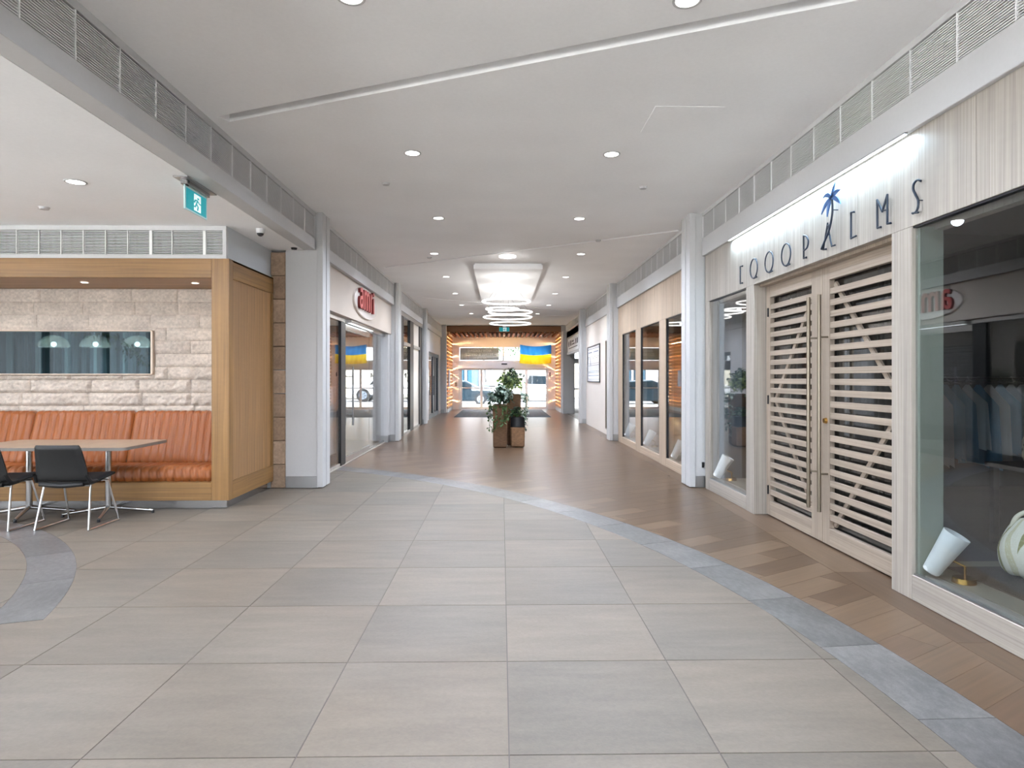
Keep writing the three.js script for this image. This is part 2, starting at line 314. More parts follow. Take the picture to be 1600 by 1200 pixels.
shell('wall_back', [bx(-9.5, -8.4, 0, 3.7, -9.5, -9.2, 0), bx(-8.4, 2.2, 2.9, 3.75, -9.5, -9.2, 0), bx(2.2, 7.8, 0, 3.7, -9.5, -9.2, 0)], M.whiteWall, 'wall with a wide glazed opening behind the camera');
{ const w = thing('window_1', 'wide shopfront glazing behind the camera', 'window', [-3.1, 0, -9.35], null, 'structure');
  for (let k = 0; k < 5; k++) { const x = -8.4 + 10.6 * k / 5; part('pane', bx(x + 0.05, x + 2.07, 0.08, 2.85, -9.36, -9.352, 0), M.glass, w); part('mullion', bx(x - 0.04, x + 0.04, 0, 2.9, -9.42, -9.3), M.darkMetal, w); }
  part('rail', [bx(-8.4, 2.2, 0, 0.08, -9.42, -9.3), bx(-8.4, 2.2, 2.84, 2.9, -9.42, -9.3)], M.darkMetal, w); }
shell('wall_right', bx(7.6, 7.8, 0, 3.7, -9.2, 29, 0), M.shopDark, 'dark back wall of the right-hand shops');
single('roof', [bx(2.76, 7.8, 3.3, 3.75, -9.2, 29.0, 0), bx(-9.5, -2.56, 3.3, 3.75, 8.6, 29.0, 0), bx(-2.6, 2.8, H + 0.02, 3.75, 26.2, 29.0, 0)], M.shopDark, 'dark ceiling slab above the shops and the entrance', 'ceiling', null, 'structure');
shell('wall_far_left', bx(-9.5, -9.2, 0, 3.7, 8.6, 29, 0), M.shopBeige, 'back wall of the left-hand shops');

// ---------------------------------------------------------------- right bay 1: fashion shop with slatted double door
const XW = 2.635;
{
  const w = thing('wall_storefront', 'pale washed timber shopfront facade with display windows beside the slatted doors', 'shopfront', [XW, 0, 4], null, 'structure');
  for (let k = 0; k < 11; k++) { const d1 = 8.23 - 1.18 * k, d0 = d1 - 1.177; part('fascia_panel', bx(XW, XW + 0.06, 2.398, 3.03, Math.max(d0, -3), d1, 0.0012), M.pale, w); if (d0 < -3) break; }
  part('post', bx(XW, XW + 0.13, 0, 2.397, 8.075, 8.23), M.pale, w);
  part('post', bx(XW, XW + 0.19, 0, 2.397, 6.64, 6.85), M.pale, w);
  part('post', bx(XW, XW + 0.19, 0, 2.397, 4.07, 4.28), M.pale, w);
  part('post', bx(XW, XW + 0.19, 0, 2.397, 0.6, 0.8), M.pale, w);
  part('sill_board', bx(XW, XW + 0.13, 0, 0.15, 6.852, 8.073, 0.004, 'z'), M.pale, w);
  part('sill_board', bx(XW, XW + 0.13, 0, 0.163, 0.8, 4.068, 0.004, 'z'), M.pale, w);
  part('glazing_bead', [bx(XW + 0.005, XW + 0.03, 0.15, 0.156, 6.86, 8.07, 0), bx(XW + 0.005, XW + 0.03, 0.163, 0.17, 0.8, 4.06, 0)], M.steelDull, w);
  part('head_trim', [bx(XW + 0.01, XW + 0.05, 2.386, 2.398, 6.85, 8.075, 0), bx(XW + 0.01, XW + 0.05, 2.386, 2.398, 0.8, 4.07, 0)], M.darkMetal, w);
  part('door_head', bx(XW + 0.062, XW + 0.19, 2.372, 2.41, 4.28, 6.64), M.paleLeaf, w);
  part('inner_wall', [bx(XW + 0.13, XW + 0.2, 2.37, 3.3, -3, 8.25, 0), bx(XW, XW + 0.19, 0, 3.0, -9.2, 0.6, 0)], M.pale, w);
  for (const [a, b, n] of [[6.85, 8.075, 2], [0.8, 4.07, 3]]) { const g = thing(`window_${n}`, n === 2 ? 'tall narrow shop window between the white column and the slatted door' : 'large shop window with a white spotlight, at the right edge', 'window', [XW + 0.03, 0.15, (a + b) / 2], null, 'structure'); part('pane', bx(XW + 0.026, XW + 0.034, n === 2 ? 0.15 : 0.163, 2.39, a + 0.001, b - 0.001, 0), n === 2 ? M.glass : M.glassTint, g); }
}
// double door
function slatDoor(d0, d1, o0, o1, mid, label, name) {
  const x = 2.765, g = thing(name, label, 'door', [x, 0, (d0 + d1) / 2], null, 'structure');
  part('stile', bx(x, x + 0.045, 0.012, 2.37, d0, o0), M.paleLeaf, g); part('stile', bx(x, x + 0.045, 0.012, 2.37, o1, d1), M.paleLeaf, g);
  part('rail', bx(x, x + 0.045, 0.012, 0.155, o0, o1, 0.002, 'z'), M.paleLeaf, g); part('rail', bx(x, x + 0.045, 2.252, 2.37, o0, o1, 0.002, 'z'), M.paleLeaf, g);
  for (let k = 0; k < 21; k++) { const y = 0.222 + k * 0.0953; part('slat', bx(x + 0.004, x + 0.026, y, y + 0.051, o0, o1, 0.002, 'z'), M.paleLeaf, g); }
  const bar = (a, b) => { const [da, ya] = a, [db, yb] = b, l = Math.hypot(db - da, yb - ya), q = bx(-0.011, 0.011, -0.022, 0.022, -l / 2, l / 2, 0.002, 'z'); q.rotateX(Math.atan2(yb - ya, db - da)); q.translate(x + 0.042, (ya + yb) / 2, -(da + db) / 2); return q; };
  const top = mid === 'far' ? [o0 + 0.02, 2.2] : [o1 - 0.02, 2.22], tip = mid === 'far' ? [o1 - 0.05, 1.2] : [o0 + 0.02, 1.23], bot = mid === 'far' ? [o0 + 0.02, 0.2] : [o1 - 0.02, 0.18];
  part('diagonal_brace', bar(top, tip), M.paleLeaf, g); part('diagonal_brace', bar(tip, bot), M.paleLeaf, g);
  part('pane', bx(x + 0.062, x + 0.066, 0.155, 2.252, o0, o1, 0), M.glassTint, g);
  const hd = mid === 'far' ? 5.565 : 5.375, hx = 2.69;
  const h = part('pull_handle', cyl(V(hx, 0.29, hd), V(hx, 2.13, hd), 0.017), M.bronze, g);
  for (const y of [0.61, 1.77]) part('standoff', cyl(V(hx, y, hd - (mid === 'far' ? 0.0 : 0)), V(x, y, hd - (mid === 'far' ? 0.04 : -0.0)), 0.008), M.bronze, h);
  for (const y of [0.27, 1.2, 2.1]) part('hinge', cyl(V(x - 0.008, y - 0.045, mid === 'far' ? d1 - 0.06 : d0 + 0.02), V(x - 0.008, y + 0.045, mid === 'far' ? d1 - 0.06 : d0 + 0.02), 0.009), M.darkMetal, g);
  if (mid === 'near') { const k = part('lock_cylinder', cyl(V(x - 0.022, 1.06, 5.405), V(x, 1.06, 5.405), 0.02, 0.026, 20), M.brass, g); part('keyway', bx(x - 0.024, x - 0.02, 1.05, 1.07, 5.403, 5.407, 0), M.black, k); }
}
slatDoor(5.472, 6.635, 5.663, 6.547, 'far', 'left leaf of the pale slatted double door with bronze pull handle', 'door_1');
slatDoor(4.285, 5.466, 4.40, 5.351, 'near', 'right leaf of the pale slatted double door with brass lock', 'door_2');
// lettering on the fascia
{
  const P = { L: [[6.878, 2.636], [6.943, 2.639], [6.943, 2.454], [6.882, 2.454]],
    P: [[5.429, 2.456], [5.477, 2.456], [5.477, 2.651], [5.434, 2.638], [5.394, 2.590], [5.411, 2.539], [5.472, 2.520]],
    A: [[5.028, 2.639], [5.071, 2.639], [5.071, 2.660], [5.141, 2.463], [5.095, 2.459]], A2: [[5.065, 2.633], [5.010, 2.464], [4.961, 2.462]],
    L2: [[4.689, 2.652], [4.729, 2.657], [4.729, 2.464], [4.663, 2.468]],
    M: [[4.355, 2.461], [4.394, 2.464], [4.397, 2.658], [4.337, 2.563], [4.280, 2.661], [4.280, 2.466], [4.244, 2.461]], M2: [[4.337, 2.566], [4.293, 2.562]],
    S: [[3.934, 2.648], [3.967, 2.664], [4.001, 2.651], [4.009, 2.621], [3.986, 2.578], [3.961, 2.535], [3.960, 2.499], [3.980, 2.469], [4.012, 2.465]] };
  const sx = 2.606, v = ([d, y]) => V(sx, y, d), g = thing('shop_sign', 'dark blue metal letters LOQQQPALMS with a palm tree on the timber fascia', 'sign', [2.63, 2.45, 5.4]);
  const pins = (l, ps) => { for (const [d, y] of ps) l.push(cyl(V(sx, y, d), V(XW, y, d), 0.003, 0.003, 6)); return l; };
  part('letter', pins(bars(P.L.map(v), 0.0075), [P.L[1], P.L[2]]), M.navy, g);
  for (const [c, e] of [[6.568, 2.555], [6.192, 2.553], [5.82, 2.553]]) {
    const pts = []; for (let k = 0; k <= 30; k++) { const a = -Math.PI / 2 + 0.35 + (Math.PI * 2 - 0.1) * k / 30; pts.push(V(sx, e + 0.1 * Math.sin(a), c - 0.093 * Math.cos(a) )); }
    part('letter', pins([tube(pts, 0.0072, 60, 8), ...bars([V(sx, e - 0.085, c - 0.06), V(sx, e - 0.104, c - 0.005), V(sx, e - 0.1, c - 0.075)], 0.0075)], [[c, e + 0.1]]), M.navy, g);
  }
  part('letter', pins([...bars(P.P.slice(0, 3).map(v), 0.0075), tube(P.P.slice(2).map(v), 0.0075, 30)], [P.P[1]]), M.navy, g);
  part('letter', pins([...bars(P.A.map(v), 0.007), ...bars(P.A2.map(v), 0.007)], [P.A[3]]), M.navy, g);
  part('letter', pins(bars(P.L2.map(v), 0.0075), [P.L2[1]]), M.navy, g);
  part('letter', pins([...bars(P.M.map(v), 0.0078), ...bars(P.M2.map(v), 0.005)], [P.M[1], P.M[5]]), M.navy, g);
  part('letter', pins([tube(P.S.map(v), 0.0075, 50), ...bars([[4.017, 2.469], [3.961, 2.459]].map(v), 0.007)], [P.S[5]]), M.navy, g);
  const trunk = [[4.973, 2.821], [4.967, 2.729], [4.991, 2.647], [5.028, 2.580], [5.090, 2.517], [5.141, 2.466]].map(([d, y]) => V(2.59, y, d));
  const palm = part('palm_emblem', [tube(trunk, 0.0085, 40), cyl(V(2.59, 2.74, 4.968), V(XW, 2.74, 4.968), 0.004)], M.navy, g);
  for (const q of [[[4.979, 2.839], [4.957, 2.901], [4.919, 2.946]], [[4.979, 2.839], [4.929, 2.873], [4.850, 2.865]], [[4.979, 2.839], [5.045, 2.897], [5.115, 2.871]], [[4.979, 2.839], [5.085, 2.821], [5.136, 2.745]], [[4.979, 2.839], [5.040, 2.784], [5.046, 2.704]], [[4.979, 2.839], [4.896, 2.819], [4.845, 2.752]]]) {
    const c = new THREE.QuadraticBezierCurve(...[q[0], q[1], q[2]].map(([d, y]) => new THREE.Vector2(-d, y))), L = [], R = [];
    for (let k = 0; k <= 10; k++) { const t = k / 10, p = c.getPoint(t), n = c.getTangent(t), w = 0.018 * Math.sin(Math.PI * Math.min(1, t * 0.85 + 0.15)); L.push(new THREE.Vector2(p.x - n.y * w, p.y + n.x * w)); R.unshift(new THREE.Vector2(p.x + n.y * w, p.y - n.x * w)); }
    const e = new THREE.ExtrudeGeometry(new THREE.Shape([...L, ...R]), { depth: 0.008, bevelEnabled: false });   // x = -d
    e.rotateY(-Math.PI / 2); // (x, y, z) -> (-z, y, x): x = -d goes to z
    e.translate(2.594, 0, 0); part('frond', e, M.palmBlue, palm);
  }
}
// LED strip above the lettering
{
  const g = thing('light_strip', 'thin cool white LED strip light under the beam above the lettering', 'light', [2.6, 2.99, 5.66]);
  part('housing', bx(2.583, 2.607, 2.99, 3.001, 4.06, 7.26, 0.001), M.steelDull, g);
  part('diffuser', bx(2.586, 2.604, 2.984, 2.99, 4.07, 7.25, 0), M.ledCool, g);
  const l = new THREE.RectAreaLight(new THREE.Color(0.6, 0.82, 1), STRIP, 3.18, 0.02); l.position.set(-0.004, -0.012, 0); l.name = 'strip_light'; g.add(l);
  g.updateMatrixWorld(true); l.up.set(1, 0, 0); l.lookAt(new THREE.Vector3(2.66, 2.5, -5.66));
}
// shop interior and window displays
{
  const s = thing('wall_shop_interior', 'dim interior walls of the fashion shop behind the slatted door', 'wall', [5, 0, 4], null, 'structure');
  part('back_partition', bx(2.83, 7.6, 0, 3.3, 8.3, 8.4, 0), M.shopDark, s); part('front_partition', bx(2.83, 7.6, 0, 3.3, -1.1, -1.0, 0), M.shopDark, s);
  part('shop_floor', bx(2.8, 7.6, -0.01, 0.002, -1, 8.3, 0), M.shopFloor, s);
  part('window_reveal', [bx(XW + 0.13, XW + 0.42, 0.13, 2.39, 8.08, 8.12, 0)], M.slateBlue, s);
  part('window_reveal', [bx(XW + 0.04, XW + 0.19, 0.163, 2.39, 4.045, 4.07, 0)], M.sageGrey, s);
  single('display_plinth', bx(XW + 0.132, 3.5, 0.003, 0.15, 6.87, 8.07), M.shopBeige, 'low beige display plinth behind the narrow window left of the slatted doors', 'plinth');
  single('display_plinth', [bx(XW + 0.132, 3.8, 0.003, 0.163, 0.82, 4.04), bx(2.84, 3.8, 0.003, 0.163, 4.04, 4.35)], M.shopBeige, 'low beige display plinth behind the large window at the right edge', 'plinth');
  const rug = single('woven_rug', bx(2.95, 3.75, 0.1635, 0.171, 1.6, 4.2, 0.003), mat('#6f6455', 0.95, { map: T.mat }), 'brown woven mat on the display floor under the striped bag', 'mat');
  // heavy curtain behind the doors
  const pts = []; const n = 130; for (let k = 0; k <= n; k++) pts.push([3.45 + 0.05 * Math.sin(k * 0.95) + 0.02 * Math.sin(k * 2.3), 5.5 + 2.6 * k / n]);
  const pos = [], uv = [], idx = []; pts.forEach(([x, d], k) => { for (const y of [0.02, 2.6]) { pos.push(x, y, -d); uv.push(d, y); } if (k) { const a = 2 * k - 2; idx.push(a, a + 1, a + 2, a + 1, a + 3, a + 2); } });
  const cg = new THREE.BufferGeometry(); cg.setAttribute('position', new THREE.Float32BufferAttribute(pos, 3)); cg.setAttribute('uv', new THREE.Float32BufferAttribute(uv, 2)); cg.setIndex(idx); cg.computeVertexNormals();
  single('curtain', cg, mat('#4a423c', 0.95, { side: THREE.DoubleSide }), 'dark pleated curtain hanging behind the slatted doors', 'curtain');
  // clothes rail
  const r = thing('clothes_rail', 'long metal clothes rail deep in the fashion shop', 'rail', [4.7, 0, 6.0]);
  part('rod', cyl(V(3.9, 1.42, 6.0), V(5.6, 1.42, 6.0), 0.012), M.darkMetal, r);
  for (const x of [3.92, 5.58]) part('leg', cyl(V(x, 0.01, 6), V(x, 1.42, 6), 0.014), M.darkMetal, r);
  part('foot', [cyl(V(3.92, 0.02, 5.75), V(3.92, 0.02, 6.25), 0.014), cyl(V(5.58, 0.02, 5.75), V(5.58, 0.02, 6.25), 0.014)], M.darkMetal, r);
  const cols = ['#8f8d92', '#a9a2a0', '#6f8290', '#53758a', '#9aa0a3', '#3f6d87', '#b0aaa2', '#5d7f93'];
  for (let k = 0; k < 15; k++) {
    const x = 4.0 + k * 0.105, len = rr(0.55, 0.8), w = 0.24, gg = thing('garment', `${['grey', 'beige', 'dusty blue', 'deep blue', 'pale grey', 'teal', 'sand', 'sea blue'][k % 8]} garment on a hanger, ${k + 1 < 4 ? ['first', 'second', 'third'][k] : (k + 1) + 'th'} from the left on the shop rail`, 'clothing', [x, 1.42 - len, 6], 'garments on the shop rail');
    const ps = [], f = [], ii = [], U = 9, W = 6;
    for (const sd of [-1, 1]) for (let j = 0; j <= W; j++) for (let i = 0; i <= U; i++) { const t = j / W, q = (i / U - 0.5) * 2, ww = w * (t < 0.12 ? 0.35 + 5 * t : 0.95 + 0.12 * t); ps.push(x + sd * (0.012 + 0.012 * t) + 0.014 * Math.sin(q * 9 + k) * t, 1.37 - 0.08 * Math.abs(q) * (t < 0.2 ? 1 : 0.6) - t * len * 0.95, -(6 + q * ww)); f.push(q, t); }
    for (const b of [0, (U + 1) * (W + 1)]) for (let j = 0; j < W; j++) for (let i = 0; i < U; i++) { const a = b + j * (U + 1) + i; ii.push(a, a + 1, a + U + 1, a + 1, a + U + 2, a + U + 1); }
    const q = new THREE.BufferGeometry(); q.setAttribute('position', new THREE.Float32BufferAttribute(ps, 3)); q.setAttribute('uv', new THREE.Float32BufferAttribute(f, 2)); q.setIndex(ii); q.computeVertexNormals();
    part('cloth', q, mat(cols[k % 8], 0.9, { side: THREE.DoubleSide }), gg);
    part('hanger', tube([V(x, 1.37, 5.8), V(x, 1.4, 5.97), V(x, 1.435, 6.0), V(x, 1.4, 6.03), V(x, 1.37, 6.2)], 0.005, 20, 6), M.darkMetal, gg);
  }
  const tb = thing('display_table', 'dark low display table inside the fashion shop', 'table', [4.75, 0, 5.2]);
  part('top', bx(4.2, 5.4, 0.66, 0.7, 4.85, 5.5, 0.004, 'x'), M.darkMetal, tb);
  for (const [x, d] of [[4.25, 4.9], [5.35, 4.9], [4.25, 5.45], [5.35, 5.45]]) part('leg', bx(x - 0.025, x + 0.025, 0.002, 0.66, d - 0.025, d + 0.025), M.darkMetal, tb);
  const bt = canvasTex(256, 128, (c, w, h) => { c.fillStyle = '#cdbfa8'; c.fillRect(0, 0, w, h); for (let i = 0; i < 90; i++) { c.fillStyle = ['#6b4a38', '#a05a48', '#3c3330', '#8c7a60'][i % 4]; c.beginPath(); c.ellipse(rnd() * w, rnd() * h, 4 + rnd() * 10, 3 + rnd() * 5, rnd() * 3, 0, 7); c.fill(); } });
  const bag = thing('tote_bag', 'patterned fabric bag lying on the dark display table', 'bag', [4.68, 0.7, 5.2]);
  part('body', new RoundedBoxGeometry(0.62, 0.26, 0.3, 4, 0.07).translate(4.68, 0.83, -5.2), mat('#ffffff', 0.9, { map: bt }), bag);
  part('handle', tube([V(4.5, 0.94, 5.2), V(4.55, 1.06, 5.2), V(4.8, 1.06, 5.2), V(4.86, 0.94, 5.2)], 0.012, 20, 6), mat('#5b4536', 0.8), bag);
}
// spot lamps standing behind the windows
function spotLamp(x, y, d, turn, label, scale = 1) {
  const g = thing('spot_lamp', label, 'lamp', [x, y, d], 'white tube spotlights on the window sills'); g.rotation.y = turn; g.scale.setScalar(scale);
  const add = (n, geo, m, p = g) => { const o = new THREE.Mesh(merge([].concat(geo)), m); o.name = n; p.add(o); return o; };
  const prof = [[0.0, 0], [0.042, 0.002], [0.05, 0.01], [0.078, 0.29], [0.074, 0.29], [0.048, 0.03], [0, 0.03]].map(([r, h]) => new THREE.Vector2(r, h));
  const q = new THREE.LatheGeometry(prof, 28); q.rotateZ(-0.5); q.translate(-0.115, 0.005, 0); q.translate(0, 0.03, 0);
  add('shade', q, M.lampWhite);
  add('base', [new THREE.CylinderGeometry(0.062, 0.066, 0.032, 24).translate(0.06, 0.016, 0)], M.brass);
  add('arm', [cyl(new THREE.Vector3(0.065, 0.03, 0), new THREE.Vector3(0.065, 0.1, 0), 0.007), cyl(new THREE.Vector3(0.065, 0.1, 0), new THREE.Vector3(-0.01, 0.13, 0), 0.007), new THREE.SphereGeometry(0.016, 12, 8).translate(-0.005, 0.128, 0)], M.brass);
}
spotLamp(2.80, 0.163, 3.93, -0.6, 'large white tube spotlight with brass base in the window at the right edge');
spotLamp(2.80, 0.15, 7.93, -0.35, 'white tube spotlight in the narrow window left of the slatted doors');
spotLamp(2.80, 0.138, 9.95, -0.35, 'white tube spotlight in the cream bay window nearest the column');
spotLamp(2.80, 0.138, 11.9, -0.35, 'white tube spotlight in the middle cream bay window');
spotLamp(2.80, 0.138, 13.75, -0.35, 'white tube spotlight in the farthest cream bay window');
// striped bag in the window
{
  const g = thing('beach_bag', 'cream woven bag with olive wavy stripes in the window at the right edge', 'bag', [3.36, 0.172, 3.95]);
  const tx = canvasTex(512, 256, (c, w, h) => { c.fillStyle = '#efead9'; c.fillRect(0, 0, w, h); c.lineWidth = 15; for (let k = 0; k < 14; k++) { c.strokeStyle = k % 3 === 1 ? '#d9cfae' : '#9a9664'; c.beginPath(); for (let y = 0; y <= h; y += 8) c.lineTo(k * 38 + 14 * Math.sin(y / 34 + k * 0.2), y); c.stroke(); } for (let i = 0; i < 3000; i++) { c.fillStyle = 'rgba(255,255,245,0.35)'; c.fillRect(rnd() * w, rnd() * h, 2, 2); } });
  const q = new THREE.SphereGeometry(1, 40, 24), p = q.attributes.position;
  for (let i = 0; i < p.count; i++) { let x = p.getX(i), y = p.getY(i), z = p.getZ(i); const f = y < 0 ? 1 : 1 - 0.28 * y; const sq = (t) => Math.sign(t) * Math.pow(Math.abs(t), 0.75); p.setXYZ(i, 0.25 * sq(x) * f, 0.17 + 0.17 * sq(y) + 0.012 * Math.sin(9 * x + 4 * z), 0.15 * sq(z) * f); }
  q.computeVertexNormals(); q.rotateY(0.5); q.scale(1.12, 1.12, 1.12); q.translate(3.36, 0.172, -3.95); part('body', q, mat('#ffffff', 0.95, { map: tx, bumpMap: T.fine, bumpScale: 0.003 }), g);
  part('handle', tube([V(3.2, 0.47, 3.97), V(3.24, 0.56, 3.96), V(3.4, 0.6, 3.93), V(3.52, 0.5, 3.9)], 0.014, 24, 8), mat('#e6dfc8', 0.9), g);
}
// ---------------------------------------------------------------- right bay 2: cream bay with three windows
{
  const w = thing('wall_cream_bay', 'cream timber shopfront bay with three tall windows', 'shopfront', [XW, 0, 11.5], null, 'structure');
  const wins = [[9.0, 10.232], [10.65, 12.108], [12.537, 13.939]];
  for (let k = 0; k < 5; k++) part('fascia_panel', bx(XW, XW + 0.06, 2.376, 3.05, 8.63 + 1.154 * k, 8.63 + 1.154 * k + 1.151, 0.0012), M.cream, w);
  for (const [a, b] of [[8.63, 9.0], [10.232, 10.65], [12.108, 12.537], [13.939, 14.4]]) part('post', bx(XW, XW + 0.13, 0, 2.375, a, b), M.cream, w);
  for (const [a, b] of wins) { part('sill_board', bx(XW, XW + 0.13, 0, 0.138, a, b, 0.004, 'z'), M.cream, w); part('glazing_trim', [bx(XW + 0.01, XW + 0.05, 2.364, 2.376, a, b, 0), bx(XW + 0.01, XW + 0.05, 0.138, 2.376, b - 0.02, b, 0)], M.darkMetal, w); }
  wins.forEach(([a, b], i) => { const g = thing(`window_${4 + i}`, `tall cream-framed window, ${['nearest', 'middle', 'farthest'][i]} of the three in the cream bay`, 'window', [XW + 0.03, 0.138, (a + b) / 2], null, 'structure'); part('pane', bx(XW + 0.026, XW + 0.034, 0.139, 2.364, a + 0.001, b - 0.021, 0), M.glassTint, g); });
  part('room', [bx(2.77, 7.6, 0, 3.3, 14.5, 14.6, 0), bx(5.2, 5.3, 0, 3.3, 8.4, 14.5, 0), bx(XW + 0.13, XW + 0.2, 2.36, 3.3, 8.4, 14.5, 0)], M.shopBeige, w);
  part('room_floor', bx(2.76, 5.2, -0.01, 0.13, 8.42, 14.5, 0), M.shopBeige, w);
  const c = thing('draped_table', 'round table under a floor-length grey cloth behind the nearest cream bay window', 'table', [3.5, 0.13, 10.6]);
  const pr = []; for (let k = 0; k <= 20; k++) pr.push(k); const q = new THREE.CylinderGeometry(0.35, 0.42, 0.75, 72, 6, true), p = q.attributes.position; for (let i = 0; i < p.count; i++) { const a = Math.atan2(p.getZ(i), p.getX(i)), t = 0.5 - p.getY(i) / 0.75, r = 1 + 0.07 * t * Math.sin(a * 14); p.setX(i, p.getX(i) * r); p.setZ(i, p.getZ(i) * r); } q.computeVertexNormals(); q.translate(3.5, 0.51, -10.6);
  part('cloth', [q, new THREE.CylinderGeometry(0.355, 0.355, 0.012, 48).translate(3.5, 0.885, -10.6)], mat('#a9a699', 0.95, { side: THREE.DoubleSide }), c);
}
// ---------------------------------------------------------------- right bay 3: white wall with poster
{
  const w = thing('wall_poster_bay', 'smooth off-white wall panel with a framed poster and a slim window', 'wall', [XW, 0, 17.3], null, 'structure');
  part('panel', [bx(XW, XW + 0.1, 0, 3.06, 16.18, 19.86), bx(XW, XW + 0.1, 2.373, 3.06, 14.78, 16.18), bx(XW, XW + 0.1, 0, 0.135, 14.78, 16.18), bx(XW, XW + 0.1, 0.135, 2.373, 14.78, 15.0)], mat('#e6ddd4', 0.45, { map: T.paint }), w);
  part('window_frame', [bx(XW - 0.004, XW + 0.05, 0.135, 2.373, 16.15, 16.18), bx(XW - 0.004, XW + 0.05, 2.35, 2.373, 15, 16.15), bx(XW - 0.004, XW + 0.05, 0.135, 0.16, 15, 16.15)], M.bronze, w);
  part('pane', bx(XW + 0.026, XW + 0.034, 0.16, 2.35, 15.0, 16.15, 0), M.glassTint, w);
  part('room', [bx(2.74, 7.6, 0, 3.3, 19.95, 20.05, 0), bx(4.2, 4.3, 0, 3.3, 14.6, 19.95, 0), bx(2.74, 4.2, -0.01, 0.1, 14.6, 19.95, 0)], M.shopBeige, w);
  const pt = canvasTex(512, 256, (c, W, h) => { c.fillStyle = '#eef0f4'; c.fillRect(0, 0, W, h); c.strokeStyle = '#5a6070'; c.lineWidth = 4; c.strokeRect(14, 14, W - 28, h - 28);
    c.fillStyle = '#3c4250'; c.font = 'bold 20px sans-serif'; for (let i = 0; i < 7; i++) { c.fillRect(34 + i * 66, 70, 46, 5); c.fillRect(34 + i * 66, 190, 46, 5); c.strokeRect(34 + i * 66, 84, 46, 40); c.strokeRect(34 + i * 66, 138, 46, 44); }
    c.fillStyle = '#767d8c'; c.beginPath(); c.moveTo(110, 60); c.lineTo(150, 130); c.lineTo(126, 150); c.closePath(); c.fill(); c.fillRect(30, 212, W - 60, 6); c.fillRect(40, 34, 160, 10); c.fillRect(260, 34, 200, 10); });
  const g = thing('framed_poster', 'dark-framed poster of small diagrams on the off-white wall', 'poster', [XW, 1.3, 18.2]);
  const pl = new THREE.PlaneGeometry(2.3, 0.98).rotateY(-Math.PI / 2).translate(XW - 0.016, 1.823, -18.2); part('print', pl, mat('#ffffff', 0.25, { map: pt }), g);
  part('frame', [bx(XW - 0.03, XW - 0.001, 1.3, 1.335, 17.02, 19.4), bx(XW - 0.03, XW - 0.001, 2.315, 2.35, 17.02, 19.4), bx(XW - 0.03, XW - 0.001, 1.335, 2.315, 17.02, 17.055), bx(XW - 0.03, XW - 0.001, 1.335, 2.315, 19.365, 19.4)], M.darkMetal, g);
  part('backing', bx(XW - 0.014, XW - 0.001, 1.335, 2.315, 17.055, 19.365, 0), M.white, g);
}
// ---------------------------------------------------------------- right bay 4: side passage
{
  const w = thing('wall_passage', 'white walls of the side passage before the entrance on the right', 'wall', [3.4, 0, 24], null, 'structure');
  part('end_wall', [bx(2.45, 2.87, 0, 3.3, 25.5, 25.8), bx(4.2, 7.6, 0, 3.3, 25.5, 25.8), bx(2.87, 4.2, 2.45, 3.3, 25.5, 25.8), bx(2.6, 2.75, 3.0, 3.3, 20.2, 25.6, 0)], M.whiteWall, w);
  part('near_wall', bx(2.66, 7.6, 0, 3.3, 20.06, 20.2, 0), M.whiteWall, w);
  part('door_frame', [bx(2.87, 2.93, 0, 2.45, 25.55, 25.65), bx(4.14, 4.2, 0, 2.45, 25.55, 25.65), bx(2.93, 4.14, 0.95, 1.02, 25.56, 25.64), bx(2.93, 4.14, 2.0, 2.2, 25.56, 25.64)], M.white, w);
  part('pane', bx(2.93, 4.14, 0, 2.45, 25.59, 25.6, 0), M.glass, w);
  part('passage_floor', bx(2.6, 7.6, -0.01, 0.0, 20.2, 25.8, 0), M.tile[1], w);
  const st = canvasTex(512, 128, (c, W, h) => { c.fillStyle = '#dfe1e3'; c.fillRect(0, 0, W, h); c.fillStyle = '#2a2c30'; c.beginPath(); c.arc(70, 52, 30, 0, 7); c.fill(); c.fillRect(130, 24, 60, 50); c.fillRect(210, 30, 90, 16); c.fillRect(210, 58, 130, 14); c.fillRect(370, 28, 40, 46); c.fillRect(430, 28, 50, 46); c.fillRect(60, 92, 400, 8); });
  const g = thing('sign_box', 'grey box sign with dark marks hanging over the right side passage', 'sign', [2.66, 2.33, 23.6]);
  part('frame', [bx(2.6, 2.72, 2.33, 2.42, 21.6, 25.45), bx(2.6, 2.72, 2.42, 2.99, 25.25, 25.45), bx(2.6, 2.72, 2.93, 2.99, 21.6, 25.25)], M.steelDull, g);
  part('face', new THREE.PlaneGeometry(3.64, 0.51).rotateY(-Math.PI / 2).translate(2.615, 2.675, -23.42), mat('#ffffff', 0.5, { map: st }), g);
  part('back', bx(2.617, 2.72, 2.42, 2.93, 21.6, 25.25, 0), M.steelDull, g);
}
